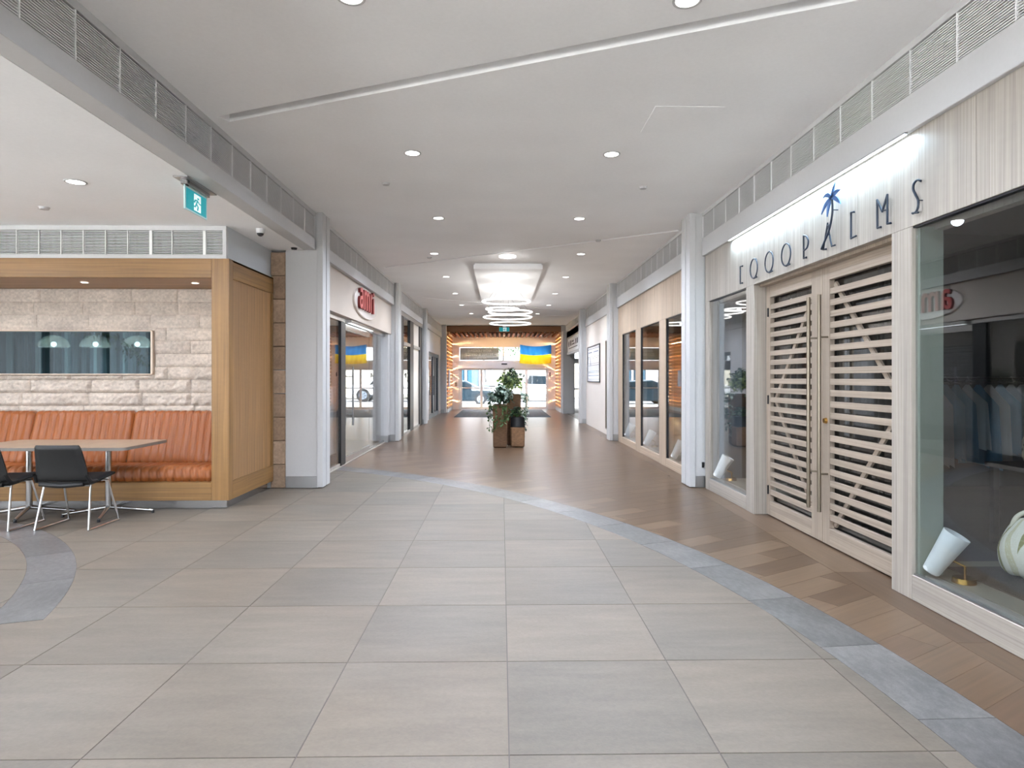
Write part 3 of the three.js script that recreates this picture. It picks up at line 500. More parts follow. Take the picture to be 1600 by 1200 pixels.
// ---------------------------------------------------------------- cafe booth on the left
const BX = -2.94, BD = 6.96, BL = -6.9;
{
  const b = thing('booth_surround', 'honey oak box frame built round the tan banquette', 'booth', [-4.5, 0, 7.6]);
  part('top_rail', bx(BL, BX - 0.19, 2.507, 2.713, BD, BD + 0.1, 0.003, 'x'), M.oak, b);
  part('bottom_rail', bx(BL, BX - 0.19, 0.1, 0.295, BD, BD + 0.1, 0.003, 'x'), M.oak, b);
  part('stile', bx(BX - 0.19, BX, 0.1, 2.713, BD, BD + 0.1, 0.003), M.oak, b);
  part('top_board', bx(BL, BX, 2.69, 2.712, BD + 0.1, 8.3, 0.002, 'x'), M.oak, b);
  part('soffit_board', bx(BL, BX - 0.17, 2.507, 2.53, BD + 0.1, 7.86, 0.001, 'x'), M.oakWarm, b);
  const sp = part('side_rail', [bx(BX - 0.022, BX, 2.507, 2.713, BD + 0.1, 8.3, 0.002, 'z')], M.oak, b);
  part('side_rail', bx(BX - 0.022, BX, 0.1, 0.3, BD + 0.1, 8.3, 0.002, 'z'), M.oak, b);
  part('side_stile', bx(BX - 0.022, BX, 0.3, 2.507, 8.24, 8.3), M.oak, b);
  for (let k = 0; k < 5; k++) part('side_board', bx(BX - 0.03, BX - 0.012, 0.3, 2.507, BD + 0.1 + 0.236 * k, BD + 0.1 + 0.236 * (k + 1) - 0.0015, 0.0015), M.oakWarm, b);
  part('inner_side', bx(BX - 0.19, BX - 0.17, 0.295, 2.507, BD + 0.1, 7.86), M.oakWarm, b);
  part('seat_base', bx(BL, BX - 0.19, 0.1, 0.288, BD + 0.1, 7.85, 0.002, 'x'), M.oakWarm, b);
  part('toe_kick', bx(BL, BX - 0.06, 0.002, 0.1, BD + 0.08, 8.25), M.steel, b);
  // stone wall behind the bench
  const w = thing('wall_stone', 'cream split-face stone block wall above the banquette', 'wall', [-5, 0.9, 7.87], null, 'structure');
  part('mortar', [bx(BL, BX - 0.19, 0.6, 1.475, 7.87, 8.0, 0), bx(BL, BX - 0.19, 1.99, 2.69, 7.87, 8.0, 0), bx(-4.227, BX - 0.19, 1.475, 1.99, 7.87, 8.0, 0), bx(BL, -6.55, 1.475, 1.99, 7.87, 8.0, 0)], M.stoneBase, w);
  const nz = noise(64, 64, 91), nz2 = noise(200, 200, 92);
  const block = (x0, x1, y0, y1, amp) => {
    const nx = Math.max(4, Math.round((x1 - x0) / 0.022)), ny = Math.max(3, Math.round((y1 - y0) / 0.022)), g = new THREE.BoxGeometry(x1 - x0, y1 - y0, 0.05, nx, ny, 1), p = g.attributes.position, u = g.attributes.uv;
    for (let i = 0; i < p.count; i++) {
      const X = p.getX(i) + (x0 + x1) / 2, Y = p.getY(i) + (y0 + y1) / 2; let z = p.getZ(i);
      if (z > 0) { const ex = Math.min(X - x0, x1 - X), ey = Math.min(Y - y0, y1 - Y), e = Math.min(1, Math.min(ex, ey) / 0.022); z += amp * (e * (nz(X * 0.42, Y * 0.9) * 0.55 + nz(X * 0.9 + 0.3, Y * 1.9) * 0.3 + nz2(X * 0.6, Y * 0.6) * 0.3) - 0.2); }
      p.setXYZ(i, X, Y, z - 7.865); u.setXY(i, X, Y);
    }
    g.computeVertexNormals(); part('stone_block', g, M.stone, w);
  };
  const hole = [-6.55, -4.227, 1.475, 1.988], rows = []; let y = 0.93; while (y < 2.5) { rows.push([y, Math.min(2.506, y + 0.1565)]); y += 0.1575; }
  rows.forEach(([y0, y1], r) => { let x = -6.9 + ((r * 0.37) % 1) * 0.5 - 0.35; while (x < BX - 0.19) { const x1 = x + rr(0.45, 0.8), a = Math.max(x, -6.9) + 0.0015, c = Math.min(x1, BX - 0.191) - 0.0015, amp = y0 > 1.9 ? 0.024 : y0 > 1.45 ? 0.032 : 0.06; x = x1; if (c - a < 0.06) continue;
    const cuts = []; if (y1 <= hole[2] + 0.01 || y0 >= hole[3] - 0.01 || a >= hole[1]) cuts.push([a, c, y0, y1]); else { if (c > hole[1]) cuts.push([Math.max(a, hole[1] + 0.012), c, y0, y1]); const aa = a, cc = Math.min(c, hole[1] + 0.01); if (y0 < hole[2] - 0.02) cuts.push([aa, cc, y0, hole[2] - 0.012]); if (y1 > hole[3] + 0.02) cuts.push([aa, cc, hole[3] + 0.012, y1]); }
    for (const [p, q, s, t] of cuts) if (q - p > 0.05 && t - s > 0.02) block(p, q, s, t, amp); } });
  // strip window with dim room behind
  const g = thing('window_7', 'long dark horizontal window set in the cream stone wall', 'window', [-5.4, 1.475, 7.9], null, 'structure');
  part('frame', [bx(-6.55, -4.227, 1.463, 1.475, 7.8, 7.99), bx(-6.55, -4.227, 1.988, 2.0, 7.8, 7.99), bx(-4.239, -4.215, 1.475, 1.988, 7.8, 7.99)], M.stoneBase, g);
  part('pane', bx(-6.55, -4.239, 1.475, 1.988, 7.84, 7.848, 0), new THREE.MeshPhysicalMaterial({ color: '#c3d6dc', transmission: 1, thickness: 0, roughness: 0, ior: 1.3 }), g);
  const rm = thing('wall_side_room', 'dim blue-grey room seen through the strip window', 'wall', [-5.4, 0, 9], null, 'structure');
  part('back_wall', bx(-9.2, -3.0, 0, 3.3, 9.5, 9.6, 0), M.slateBlue, rm);
  part('end_wall', bx(-3.05, -2.95, 0, 2.7, 8.5, 9.5, 0), mat('#a9c0cc', 0.7), rm);
  for (let k = 0; k < 17; k++) part('batten', bx(-7.2 + k * 0.14, -7.2 + k * 0.14 + rr(0.03, 0.075), 0, 3.0, 9.42, 9.5), mat(k % 3 ? '#4a5a63' : '#8fa2ab', 0.7), rm);
  part('room_floor', bx(-9.2, -3.0, -0.01, 0.0, 8.4, 9.5, 0), M.shopFloor, rm);
  // pale panel and transom grille above the box
  const t = thing('wall_bulkhead', 'pale grey bulkhead above the oak box beside the cafe ceiling', 'wall', [-5, 2.713, 7.6], null, 'structure');
  part('side_face', bx(-3.03, -2.985, 2.714, HC, 7.04, 8.34, 0.001), M.wallCool, t);
  part('fill', bx(-9.2, -3.03, 2.714, HC, 7.2, 8.5, 0), M.grilleBack, t);
  part('rear', [bx(-9.2, -2.98, 2.7, 3.3, 8.34, 8.5, 0), bx(-3.2, -2.98, 0, 2.7, 8.34, 8.5, 0), bx(-9.2, -6.9, 0, 3.08, 7.9, 8.0, 0)], M.wallCool, t);
  const q = thing('transom_grille', 'white framed louvre grille above the oak box', 'grille', [-5, 2.714, 7.05]);
  part('frame', [bx(-9.2, -2.985, 2.714, 2.76, 6.99, 7.04), bx(-9.2, -2.985, 3.022, HC - 0.001, 6.99, 7.04), bx(-3.025, -2.985, 2.76, 3.022, 6.99, 7.04)], M.white, q);
  part('backing', bx(-9.2, -3.025, 2.76, 3.022, 7.1, 7.12, 0), mat('#777a7c', 0.12, { metalness: 0.85 }), q);
  for (let k = 0; k < 15; k++) part('slat', bx(-9.2, -3.025, 2.768 + k * 0.0172, 2.7745 + k * 0.0172, 7.01, 7.03, 0), M.grilleBar, q);
  for (let k = 0; k < 12; k++) part('mullion', bx(-3.24 - k * 0.238 - (k > 0 ? 0.1 : 0), -3.232 - k * 0.238 - (k > 0 ? 0.1 : 0) + (k === 0 || k === 2 ? 0.022 : 0), 2.76, 3.022, 7.0, 7.034, 0), M.grilleMullion, q);
  // stone end strip beside the column
  const e = thing('wall_stone_end', 'narrow rough brown stone strip between the oak box and the column', 'wall', [-2.89, 0, 8.3], null, 'structure');
  for (let k = 0; k < 10; k++) part('stone_block', bx(-2.978, -2.795, 0.004 + 0.305 * k, 0.302 + 0.305 * k, 8.318 - rr(0, 0.008), 8.5, 0.006), mat(['#b39a84', '#bda48e', '#a88f79'][k % 3], 0.9, { map: T.stone, bumpMap: T.fine, bumpScale: 0.004 }), e);
}
// pendants and hanging plant in the dim room
for (let k = 0; k < 4; k++) {
  const x = -6.05 + k * 0.56, g = thing('pendant_lamp', `glass dome pendant lamp in the dim room, ${['leftmost', 'second from the left', 'third from the left', 'rightmost'][k]} of the row`, 'lamp', [x, 1.82, 8.75], 'glass pendants in the dim room');
  part('dome', new THREE.LatheGeometry([[0.03, 0.16], [0.1, 0.14], [0.16, 0.09], [0.185, 0.02], [0.18, 0]].map(([r, h]) => new THREE.Vector2(r, h)), 32).translate(x, 1.84, -8.75), new THREE.MeshPhysicalMaterial({ color: '#c8ccc8', transmission: 0.85, thickness: 0, roughness: 0.05, ior: 1.6, side: THREE.DoubleSide }), g);
  part('bulb', new THREE.SphereGeometry(0.035, 16, 12).translate(x, 1.88, -8.75), M.lens, g);
  part('cord', cyl(V(x, 2.0, 8.75), V(x, 3.25, 8.75), 0.005), M.black, g);
  const l = new THREE.PointLight(new THREE.Color(1, 0.96, 0.88), 0.7); l.position.set(0, 0.06, 0); l.name = 'pendant_light'; l.shadow.radius = 1.5; g.add(l);
}
function leafGeo(n, place) {
  const pos = [], uv = [], idx = []; let c = 0; const q = new THREE.Quaternion(), v = new THREE.Vector3(), e = new THREE.Euler();
  for (let k = 0; k < n; k++) {
    const { p, len, wid, yaw, pitch, roll } = place(k); q.setFromEuler(e.set(pitch, yaw, roll ?? 0, 'YXZ'));
    for (const [x, y, z] of [[0, 0, 0], [-0.5, 0.08, 0.35], [0, 0.0, 0.4], [0.5, 0.08, 0.35], [-0.36, 0.02, 0.7], [0, -0.05, 0.72], [0.36, 0.02, 0.7], [0, -0.16, 1]]) { v.set(x * wid, y * len, z * len).applyQuaternion(q); pos.push(p.x + v.x, p.y + v.y, p.z + v.z); uv.push(x + 0.5, z); }
    for (const t of [[0, 2, 1], [0, 3, 2], [1, 2, 5], [1, 5, 4], [2, 3, 6], [2, 6, 5], [4, 5, 7], [5, 6, 7]]) idx.push(...t.map((i) => i + c)); c += 8;
  }
  const g = new THREE.BufferGeometry(); g.setAttribute('position', new THREE.Float32BufferAttribute(pos, 3)); g.setAttribute('uv', new THREE.Float32BufferAttribute(uv, 2)); g.setIndex(idx); g.computeVertexNormals(); return g;
}
const leafMat = (c) => new THREE.MeshPhysicalMaterial({ color: c, roughness: 0.55, transmission: 0.18, thickness: 0, side: THREE.DoubleSide });
const LEAF = { dark: leafMat('#2f4a36'), mid: leafMat('#557545'), light: leafMat('#9bb06a'), pale: leafMat('#a9bfb2') };
{ const g = thing('hanging_plant', 'trailing green plant at the right end of the strip window', 'plant', [-4.5, 1.7, 8.3]);
  part('foliage', leafGeo(170, () => { const t = rnd(); return { p: V(-5.5 + 0.95 * t + rr(-0.05, 0.05), 2.06 - 0.42 * t * t + rr(-0.1, 0.08), 8.3 + rr(-0.1, 0.1)), len: rr(0.04, 0.075), wid: 0.03, yaw: rnd() * 6.3, pitch: rr(0, 1.2) }; }), LEAF.dark, g, 'stuff');
  part('stem', tube([V(-5.6, 2.15, 8.3), V(-5.2, 2.03, 8.3), V(-4.8, 1.85, 8.3), V(-4.6, 1.62, 8.3)], 0.006, 20, 6), LEAF.mid, g); }
// banquette modules
function ribbed(x0, x1, prof, rib = 0.09, depth = 0.019) {
  const cr = new THREE.CatmullRomCurve3(prof.map(([d, y]) => new THREE.Vector3(d, y, 0)), false, 'centripetal'), nv = 22, ribs = Math.round((x1 - x0) / rib), nu = ribs * 8, pos = [], uv = [], idx = [];
  for (let i = 0; i <= nu; i++) for (let j = 0; j <= nv; j++) {
    const t = j / nv, p = cr.getPoint(t), tg = cr.getTangent(t), r = (i % 8) / 8, edge = Math.min(i, nu - i) / 4, e = Math.min(1, edge), off = depth * (Math.pow(Math.abs(Math.sin(Math.PI * r)), 0.42) - 1) - (1 - e) * 0.02;
    const wv = 0.002 * Math.sin(i * 1.7 + j * 0.9);
    pos.push(x0 + (x1 - x0) * i / nu, p.y + tg.x * (off + wv) * -1 * -1, -(p.x + -tg.y * (off + wv) * 1)); uv.push((x1 - x0) * i / nu, t);
  }
  for (let i = 0; i < nu; i++) for (let j = 0; j < nv; j++) { const a = i * (nv + 1) + j, b = a + nv + 1; idx.push(a, b, a + 1, b, b + 1, a + 1); }
  const g = new THREE.BufferGeometry(); g.setAttribute('position', new THREE.Float32BufferAttribute(pos, 3)); g.setAttribute('uv', new THREE.Float32BufferAttribute(uv, 2)); g.setIndex(idx); g.computeVertexNormals(); return g;
}
{
  const leatherBoth = M.leather; leatherBoth.side = THREE.DoubleSide;
  [[-6.71, -5.545], [-5.54, -4.375], [-4.37, -3.145]].forEach(([a, b], i) => {
    const g = thing('banquette_seat', `tan leather channel-stitched banquette section, ${['cut by the left edge', 'in the middle behind the tables', 'at the right against the oak box'][i]}`, 'bench', [(a + b) / 2, 0.29, 7.4], 'tan banquette sections');
    // profiles run from the front/bottom to the top/back as (distance, height)
    part('seat_cushion', ribbed(a, b, [[7.035, 0.296], [7.02, 0.33], [7.02, 0.38], [7.04, 0.43], [7.09, 0.458], [7.18, 0.462], [7.35, 0.455], [7.52, 0.448], [7.6, 0.44]]), M.leather, g);
    part('seat_side', bx(a + 0.01, b - 0.01, 0.292, 0.43, 7.05, 7.6, 0.01), M.leather, g);
    part('back_cushion', ribbed(a, b, [[7.5, 0.43], [7.495, 0.47], [7.52, 0.55], [7.6, 0.78], [7.655, 0.95], [7.675, 1.005], [7.70, 1.028], [7.74, 1.034], [7.78, 1.03]]), M.leather, g);
    part('back_core', [bx(a + 0.01, b - 0.01, 0.45, 1.0, 7.7, 7.775, 0.01)], M.leather, g);
  });
}
// booth downlights
function downlight(x, y, d, r, power, label, color = new THREE.Color(0.89, 0.98, 1.15), angle = 1.45, group = 'round ceiling downlights') {
  const g = thing('ceiling_downlight', label, 'light', [x, y, d], group);
  part('trim_ring', new THREE.LatheGeometry([[r * 0.78, 0], [r * 0.82, -0.006], [r, -0.006], [r * 1.02, 0]].map(([a, b]) => new THREE.Vector2(a, b)), 32).translate(x, y - 0.0005, -d), M.white, g);
  part('lens', new THREE.CylinderGeometry(r * 0.8, r * 0.8, 0.003, 32).translate(x, y - 0.003, -d), M.lens, g);
  const l = new THREE.SpotLight(color, power, 0, angle, 1, 2); l.position.set(0, -0.012, 0); l.target.position.set(0, -1, 0); l.shadow.radius = r / 0.02 * 0.8; l.name = 'downlight_lamp'; g.add(l); g.add(l.target);
}
downlight(-3.483, 2.505, 7.34, 0.045, 1.5, 'small downlight in the oak soffit, nearest the oak post', new THREE.Color(1, 0.9, 0.78), 1.1);
downlight(-4.71, 2.505, 7.31, 0.045, 1.5, 'small downlight in the oak soffit above the dark strip window', new THREE.Color(1, 0.9, 0.78), 1.1);
downlight(-5.94, 2.505, 7.31, 0.045, 1.5, 'small downlight in the oak soffit past the left edge', new THREE.Color(1, 0.9, 0.78), 1.1);
// ---------------------------------------------------------------- cafe tables and chairs
function cafeTable(x0, x1, label) {
  const xc = (x0 + x1) / 2, dc = 6.72, g = thing('cafe_table', label, 'table', [xc, 0, dc], 'square cafe tables');
  part('top', new RoundedBoxGeometry(x1 - x0, 0.008, 0.84, 3, 0.003).translate(xc, 0.741, -dc), M.laminate, g);
  const s = new THREE.Shape(), hw = (x1 - x0) / 2, hd = 0.42, r = 0.06; s.moveTo(-hw + r, -hd); s.lineTo(hw - r, -hd); s.quadraticCurveTo(hw, -hd, hw, -hd + r); s.lineTo(hw, hd - r); s.quadraticCurveTo(hw, hd, hw - r, hd); s.lineTo(-hw + r, hd); s.quadraticCurveTo(-hw, hd, -hw, hd - r); s.lineTo(-hw, -hd + r); s.quadraticCurveTo(-hw, -hd, -hw + r, -hd);
  const eg = new THREE.ExtrudeGeometry(s, { depth: 0.028, bevelEnabled: false, curveSegments: 8 }).rotateX(-Math.PI / 2).translate(xc, 0.712, -dc);
  g.remove(g.children[0]);
  const tg = new THREE.ExtrudeGeometry(s, { depth: 0.004, bevelEnabled: false, curveSegments: 8 }).rotateX(-Math.PI / 2).translate(xc, 0.7402, -dc);
  part('top', tg, M.laminate, g); part('edge_band', eg, M.edgeBand, g);
  part('column', [cyl(V(xc, 0.07, dc), V(xc, 0.7, dc), 0.03, 0.03, 24)], M.steel, g);
  part('top_plate', bx(xc - 0.16, xc + 0.16, 0.7, 0.712, dc - 0.16, dc + 0.16), M.darkMetal, g);
  for (let k = 0; k < 4; k++) { const a = Math.PI / 4 * 0.35 + k * Math.PI / 2, e = V(xc + 0.42 * Math.cos(a), 0.028, dc + 0.36 * Math.sin(a)), f = part('foot', [cyl(V(xc, 0.085, dc), e, 0.022, 0.014, 10)], M.steel, g); part('glide', cyl(new THREE.Vector3(e.x, 0.001, e.z), new THREE.Vector3(e.x, 0.03, e.z), 0.016, 0.014), M.darkMetal, f); }
}
cafeTable(-4.488, -3.68, 'square brown-topped pedestal table nearest the oak post');
cafeTable(-5.30, -4.494, 'square brown-topped pedestal table at the left edge');
function cafeChair(xc, d, label) {
  const g = thing('cafe_chair', label, 'chair', [xc, 0, d], 'black leather chairs at the cafe tables');
  // shell: one padded sheet bent from seat to back; t runs front of seat -> top of back
  const prof = [[0.43, 0.475], [0.34, 0.462], [0.15, 0.437], [0.06, 0.432], [0.015, 0.455], [-0.01, 0.50], [-0.03, 0.6], [-0.06, 0.72], [-0.085, 0.805]].map(([dd, y]) => new THREE.Vector3(dd, y, 0)), c = new THREE.CatmullRomCurve3(prof, false, 'centripetal');
  const sheet = (t0, t1, th) => { const pos = [], idx = [], U = 14, W = 18; for (const side of [0, 1]) for (let j = 0; j <= W; j++) for (let i = 0; i <= U; i++) {
    const t = t0 + (t1 - t0) * j / W, p = c.getPoint(t), tg = c.getTangent(t), q = i / U * 2 - 1, s = (j / W - 0.5) * 2, back = Math.max(0, (t - 0.55) / 0.45), w = 0.25 - 0.045 * back;
    const rim = Math.min(1, (1 - Math.pow(Math.abs(q), 8)) * (1 - Math.pow(Math.abs(s), 10)) * 1.2), o = (side ? 1 : -1) * th / 2 * (0.25 + 0.75 * Math.sqrt(Math.max(0, rim))), curl = 0.022 * q * q * (t > 0.5 ? 1 : 0.6), rc = 1 - 0.06 * Math.pow(Math.abs(s), 12);
    const nd = -tg.y, ny = tg.x; pos.push(xc + q * w * rc, p.y + ny * -(o) * -1 * -1 + (t < 0.5 ? curl : 0), -(d + p.x + nd * -(o) + (t > 0.5 ? curl : 0))); }
    const N = (U + 1) * (W + 1); for (let j = 0; j < W; j++) for (let i = 0; i < U; i++) { const a = j * (U + 1) + i; idx.push(a, a + 1, a + U + 1, a + 1, a + U + 2, a + U + 1); const b = a + N; idx.push(b, b + U + 1, b + 1, b + 1, b + U + 1, b + U + 2); }
    for (let j = 0; j < W; j++) for (const i of [0, U]) { const a = j * (U + 1) + i, b = a + U + 1; idx.push(a, b, a + N, b, b + N, a + N); }
    for (let i = 0; i < U; i++) for (const j of [0, W]) { const a = j * (U + 1) + i, b = a + 1; idx.push(a, b, a + N, b, b + N, a + N); }
    const q = new THREE.BufferGeometry(); q.setAttribute('position', new THREE.Float32BufferAttribute(pos, 3)); q.setIndex(idx); q.computeVertexNormals(); return q; };
  const lm = M.leatherBlack; lm.side = THREE.DoubleSide;
  part('seat', sheet(0, 0.5, 0.045), lm, g); part('backrest', sheet(0.545, 1, 0.045), lm, g);
  part('seat_lip', tube([V(xc - 0.2, 0.437, d + 0.0), V(xc, 0.425, d - 0.02), V(xc + 0.2, 0.437, d + 0.0)], 0.02, 20, 10), lm, g);
  part('shell_rim', [tube([V(xc - 0.245, 0.452, d + 0.12), V(xc - 0.247, 0.462, d + 0.03), V(xc - 0.238, 0.53, d - 0.015)], 0.017, 16, 8), tube([V(xc + 0.245, 0.452, d + 0.12), V(xc + 0.247, 0.462, d + 0.03), V(xc + 0.238, 0.53, d - 0.015)], 0.017, 16, 8)], lm, g);
  for (const s of [-1, 1]) {
    part('leg', cyl(V(xc + s * 0.247, 0.012, d + 0.0), V(xc + s * 0.215, 0.42, d + 0.08), 0.0105), M.chrome, g);
    part('leg', cyl(V(xc + s * 0.247, 0.012, d + 0.47), V(xc + s * 0.215, 0.43, d + 0.34), 0.0105), M.chrome, g);
    part('floor_runner', cyl(V(xc + s * 0.247, 0.0115, d - 0.005), V(xc + s * 0.247, 0.0115, d + 0.475), 0.0105), M.chrome, g);
  }
  part('under_frame', [cyl(V(xc - 0.215, 0.415, d + 0.08), V(xc + 0.215, 0.415, d + 0.08), 0.01), cyl(V(xc - 0.215, 0.425, d + 0.34), V(xc + 0.215, 0.425, d + 0.34), 0.01)], M.chrome, g);
}
cafeChair(-4.075, 6.0, 'black leather chair with chrome sled legs in front of the table, fully in view');
cafeChair(-4.79, 5.97, 'black leather chair with chrome sled legs cut by the left edge');
// ---------------------------------------------------------------- left bay 1: shop with oval sign and frameless glass front
const font = await new FontLoader().loadAsync('fonts/droid/droid_sans_bold.typeface.json');
{
  const X = -2.6, w = thing('wall_glass_shop', 'beige fascia and white pier of the glass-fronted shop on the left', 'shopfront', [X, 0, 11.5], null, 'structure');
  part('fascia', bx(-2.6, -2.47, 2.40, 3.055, 8.64, 14.39, 0.003, 'z'), mat('#c9bdb1', 0.45, { map: T.paint }), w);
  part('ceiling_gap', bx(-2.75, -2.5, 3.05, 3.3, 8.64, 14.4, 0), M.white, w);
  part('track', bx(-2.62, -2.56, 2.33, 2.40, 8.64, 14.2), M.steel, w);
  part('pier', bx(-2.66, -2.5, 0.15, 2.40, 14.15, 14.4), M.white, w); part('pier_skirting', bx(-2.66, -2.495, 0.002, 0.15, 14.14, 14.4), M.steelDull, w);
  part('threshold', bx(-2.64, -2.56, 0.0, 0.012, 8.64, 14.15), M.pale, w);
  part('interior_walls', [bx(-6.1, -6.0, 0, 3.3, 9.6, 14.7, 0), bx(-9.2, -2.66, 0, 3.3, 14.6, 14.7, 0), bx(-9.2, -2.7, 0, 3.3, 9.6, 9.66, 0)], mat('#857d72', 0.9), w);
  part('interior_floor', bx(-6.0, -2.64, -0.01, 0.002, 9.6, 14.6, 0), M.tile[2], w);
  const fx = thing('glass_front', 'fixed frameless glass pane beside the glass door of the oval-sign shop', 'window', [X, 0, 13.3], null, 'structure');
  part('pane', bx(X - 0.006, X + 0.006, 0.03, 2.33, 12.62, 14.14, 0), M.glass, fx); part('base_rail', bx(X - 0.015, X + 0.015, 0.012, 0.05, 12.62, 14.14), M.steel, fx);
  const d = thing('door_3', 'frameless glass door with a long vertical bar handle under the oval sign', 'door', [X, 0, 11.6], null, 'structure');
  part('pane', bx(X - 0.006, X + 0.006, 0.11, 2.22, 10.62, 12.58, 0), M.glass, d); part('bottom_rail', bx(X - 0.02, X + 0.02, 0.012, 0.11, 10.62, 12.58), M.steel, d); part('top_rail', bx(X - 0.02, X + 0.02, 2.22, 2.32, 10.62, 12.58), M.steel, d);
  const h = part('pull_handle', cyl(V(X + 0.07, 0.62, 10.95), V(X + 0.07, 1.62, 10.95), 0.016), M.steelDull, d); for (const y of [0.8, 1.45]) part('standoff', cyl(V(X, y, 10.95), V(X + 0.07, y, 10.95), 0.009), M.steelDull, h);
  const n = thing('glass_front', 'glass pane and black post near the column of the oval-sign shop', 'window', [X, 0, 9.6], null, 'structure');
  part('pane', bx(X - 0.006, X + 0.006, 0.03, 2.33, 8.66, 10.3, 0), M.glass, n); part('post', bx(X - 0.05, X + 0.03, 0.0, 2.33, 10.31, 10.6), M.black, n); part('base_rail', bx(X - 0.015, X + 0.015, 0.012, 0.05, 8.66, 10.3), M.pale, n);
  const k = thing('white_counter', 'white counter block behind the glass near the first left column', 'counter', [-2.95, 0, 10.3]);
  part('body', bx(-3.2, -2.7, 0.2, 1.28, 9.75, 10.75, 0.006), M.white, k); part('plinth', bx(-3.16, -2.74, 0.004, 0.2, 9.8, 10.7), M.darkMetal, k);
  const lb = thing('door_light_box', 'bright metal light box above the glass door', 'light', [-2.55, 2.33, 11.6]); part('housing', bx(-2.56, -2.5, 2.34, 2.398, 10.7, 12.6), M.steel, lb); part('lens', bx(-2.55, -2.51, 2.334, 2.34, 10.72, 12.58, 0), mat('#ffffff', 0.4, { emissive: new THREE.Color(0.9, 0.96, 1), emissiveIntensity: 1.6 }), lb);
  { const l = new THREE.RectAreaLight(new THREE.Color(0.9, 0.96, 1), 3, 0.04, 1.8); l.position.set(0.02, 0.0, 0); l.rotation.set(-Math.PI / 2, 0, 0); l.name = 'light_box_lamp'; lb.add(l); }
  const s = thing('oval_sign', 'oval white sign with red letters amri on the beige fascia', 'sign', [-2.45, 2.75, 11.6]);
  const el = new THREE.Shape(); el.absellipse(0, 0, 0.93, 0.255, 0, Math.PI * 2);
  const eg = new THREE.ExtrudeGeometry(el, { depth: 0.03, bevelEnabled: true, bevelSize: 0.015, bevelThickness: 0.012, bevelSegments: 3, curveSegments: 48 }).rotateY(Math.PI / 2).translate(-2.47, 2.755, -11.6);
  part('plate', eg, mat('#efe6df', 0.15), s);
  const face = mat('#c4504c', 0.35), side = mat('#6e1412', 0.5);
  let u = -0.76; for (const ch of 'amri') {
    const tg = new TextGeometry(ch, { font, size: 0.42, depth: 0.045, curveSegments: 6, bevelEnabled: false }); tg.computeBoundingBox(); const wd = tg.boundingBox.max.x - tg.boundingBox.min.x, x0 = tg.boundingBox.min.x;
    tg.translate(-x0, 0, 0); tg.scale(0.98, ch === 'i' ? 0.9 : 1.08, 1); tg.translate(u, -0.14, 0); u += wd * 0.98 + 0.075;
    tg.rotateY(Math.PI / 2); tg.translate(-2.428, 2.755, -11.6);
    const o = new THREE.Mesh(tg, [face, side]); o.name = 'letter'; o.position.set(2.45, -2.75, 11.6); s.add(o);
  }
}
// ---------------------------------------------------------------- left bay 2: black framed shopfront
{
  const X = -2.43, g = thing('black_shopfront', 'black framed shopfront with a transom and tall glass door on the left', 'shopfront', [X, 0, 17.3], null, 'structure');
  const p = (n, d0, d1, y0, y1, m, x = X) => part(n, bx(x - 0.08, x, y0, y1, d0, d1), m, g);
  p('mullion', 15.3, 15.95, 0, 2.95, M.black); p('mullion', 17.1, 17.75, 0.0, 2.95, M.black); p('mullion', 19.05, 19.7, 0, 2.95, M.black); p('head', 14.78, 19.7, 2.95, 3.06, M.steelDull, X + 0.01);
  p('transom_bar', 15.95, 17.1, 2.25, 2.33, M.steelDull, X + 0.01); p('transom_bar', 17.75, 19.05, 2.25, 2.33, M.steelDull, X + 0.01); p('near_panel', 14.78, 15.3, 0, 2.95, M.black);
  part('pane', bx(X - 0.045, X - 0.037, 0.05, 2.25, 15.95, 17.1, 0), M.glassTint, g); part('pane', bx(X - 0.045, X - 0.037, 2.33, 2.95, 15.95, 17.1, 0), M.glassTint, g);
  p('beige_panel', 17.75, 19.05, 0.06, 2.25, mat('#cfc7bb', 0.35), X - 0.03); p('beige_panel', 17.75, 19.05, 2.33, 2.95, mat('#cfc7bb', 0.35), X - 0.03);
  p('kick_plate', 15.95, 17.1, 0.0, 0.06, M.steel); p('kick_plate', 17.75, 19.05, 0.0, 0.06, M.steel);
  part('interior', [bx(-5.1, -5.0, 0, 3.3, 14.78, 19.7, 0), bx(-5, -2.6, -0.01, 0.002, 14.78, 19.7, 0), bx(-9.2, -2.55, 0, 3.3, 19.8, 19.9, 0)], M.shopDark, g);
  const s = thing('transom_sign', 'dark sign board with tall cutout letters behind the transom of the black shopfront', 'sign', [X - 0.12, 2.4, 16.5]);
  const tx = canvasTex(256, 128, (c, w, h) => { c.fillStyle = '#2b2625'; c.fillRect(0, 0, w, h); c.fillStyle = '#a89c98'; c.font = 'bold 96px sans-serif'; c.textAlign = 'center'; c.fillText('ICCS', w / 2, 98); });
  part('board', bx(X - 0.14, X - 0.12, 2.42, 2.86, 15.97, 17.08), M.black, s); part('print', new THREE.PlaneGeometry(1.1, 0.43).rotateY(Math.PI / 2).translate(X - 0.118, 2.64, -16.52), mat('#ffffff', 0.5, { map: tx }), s);
}
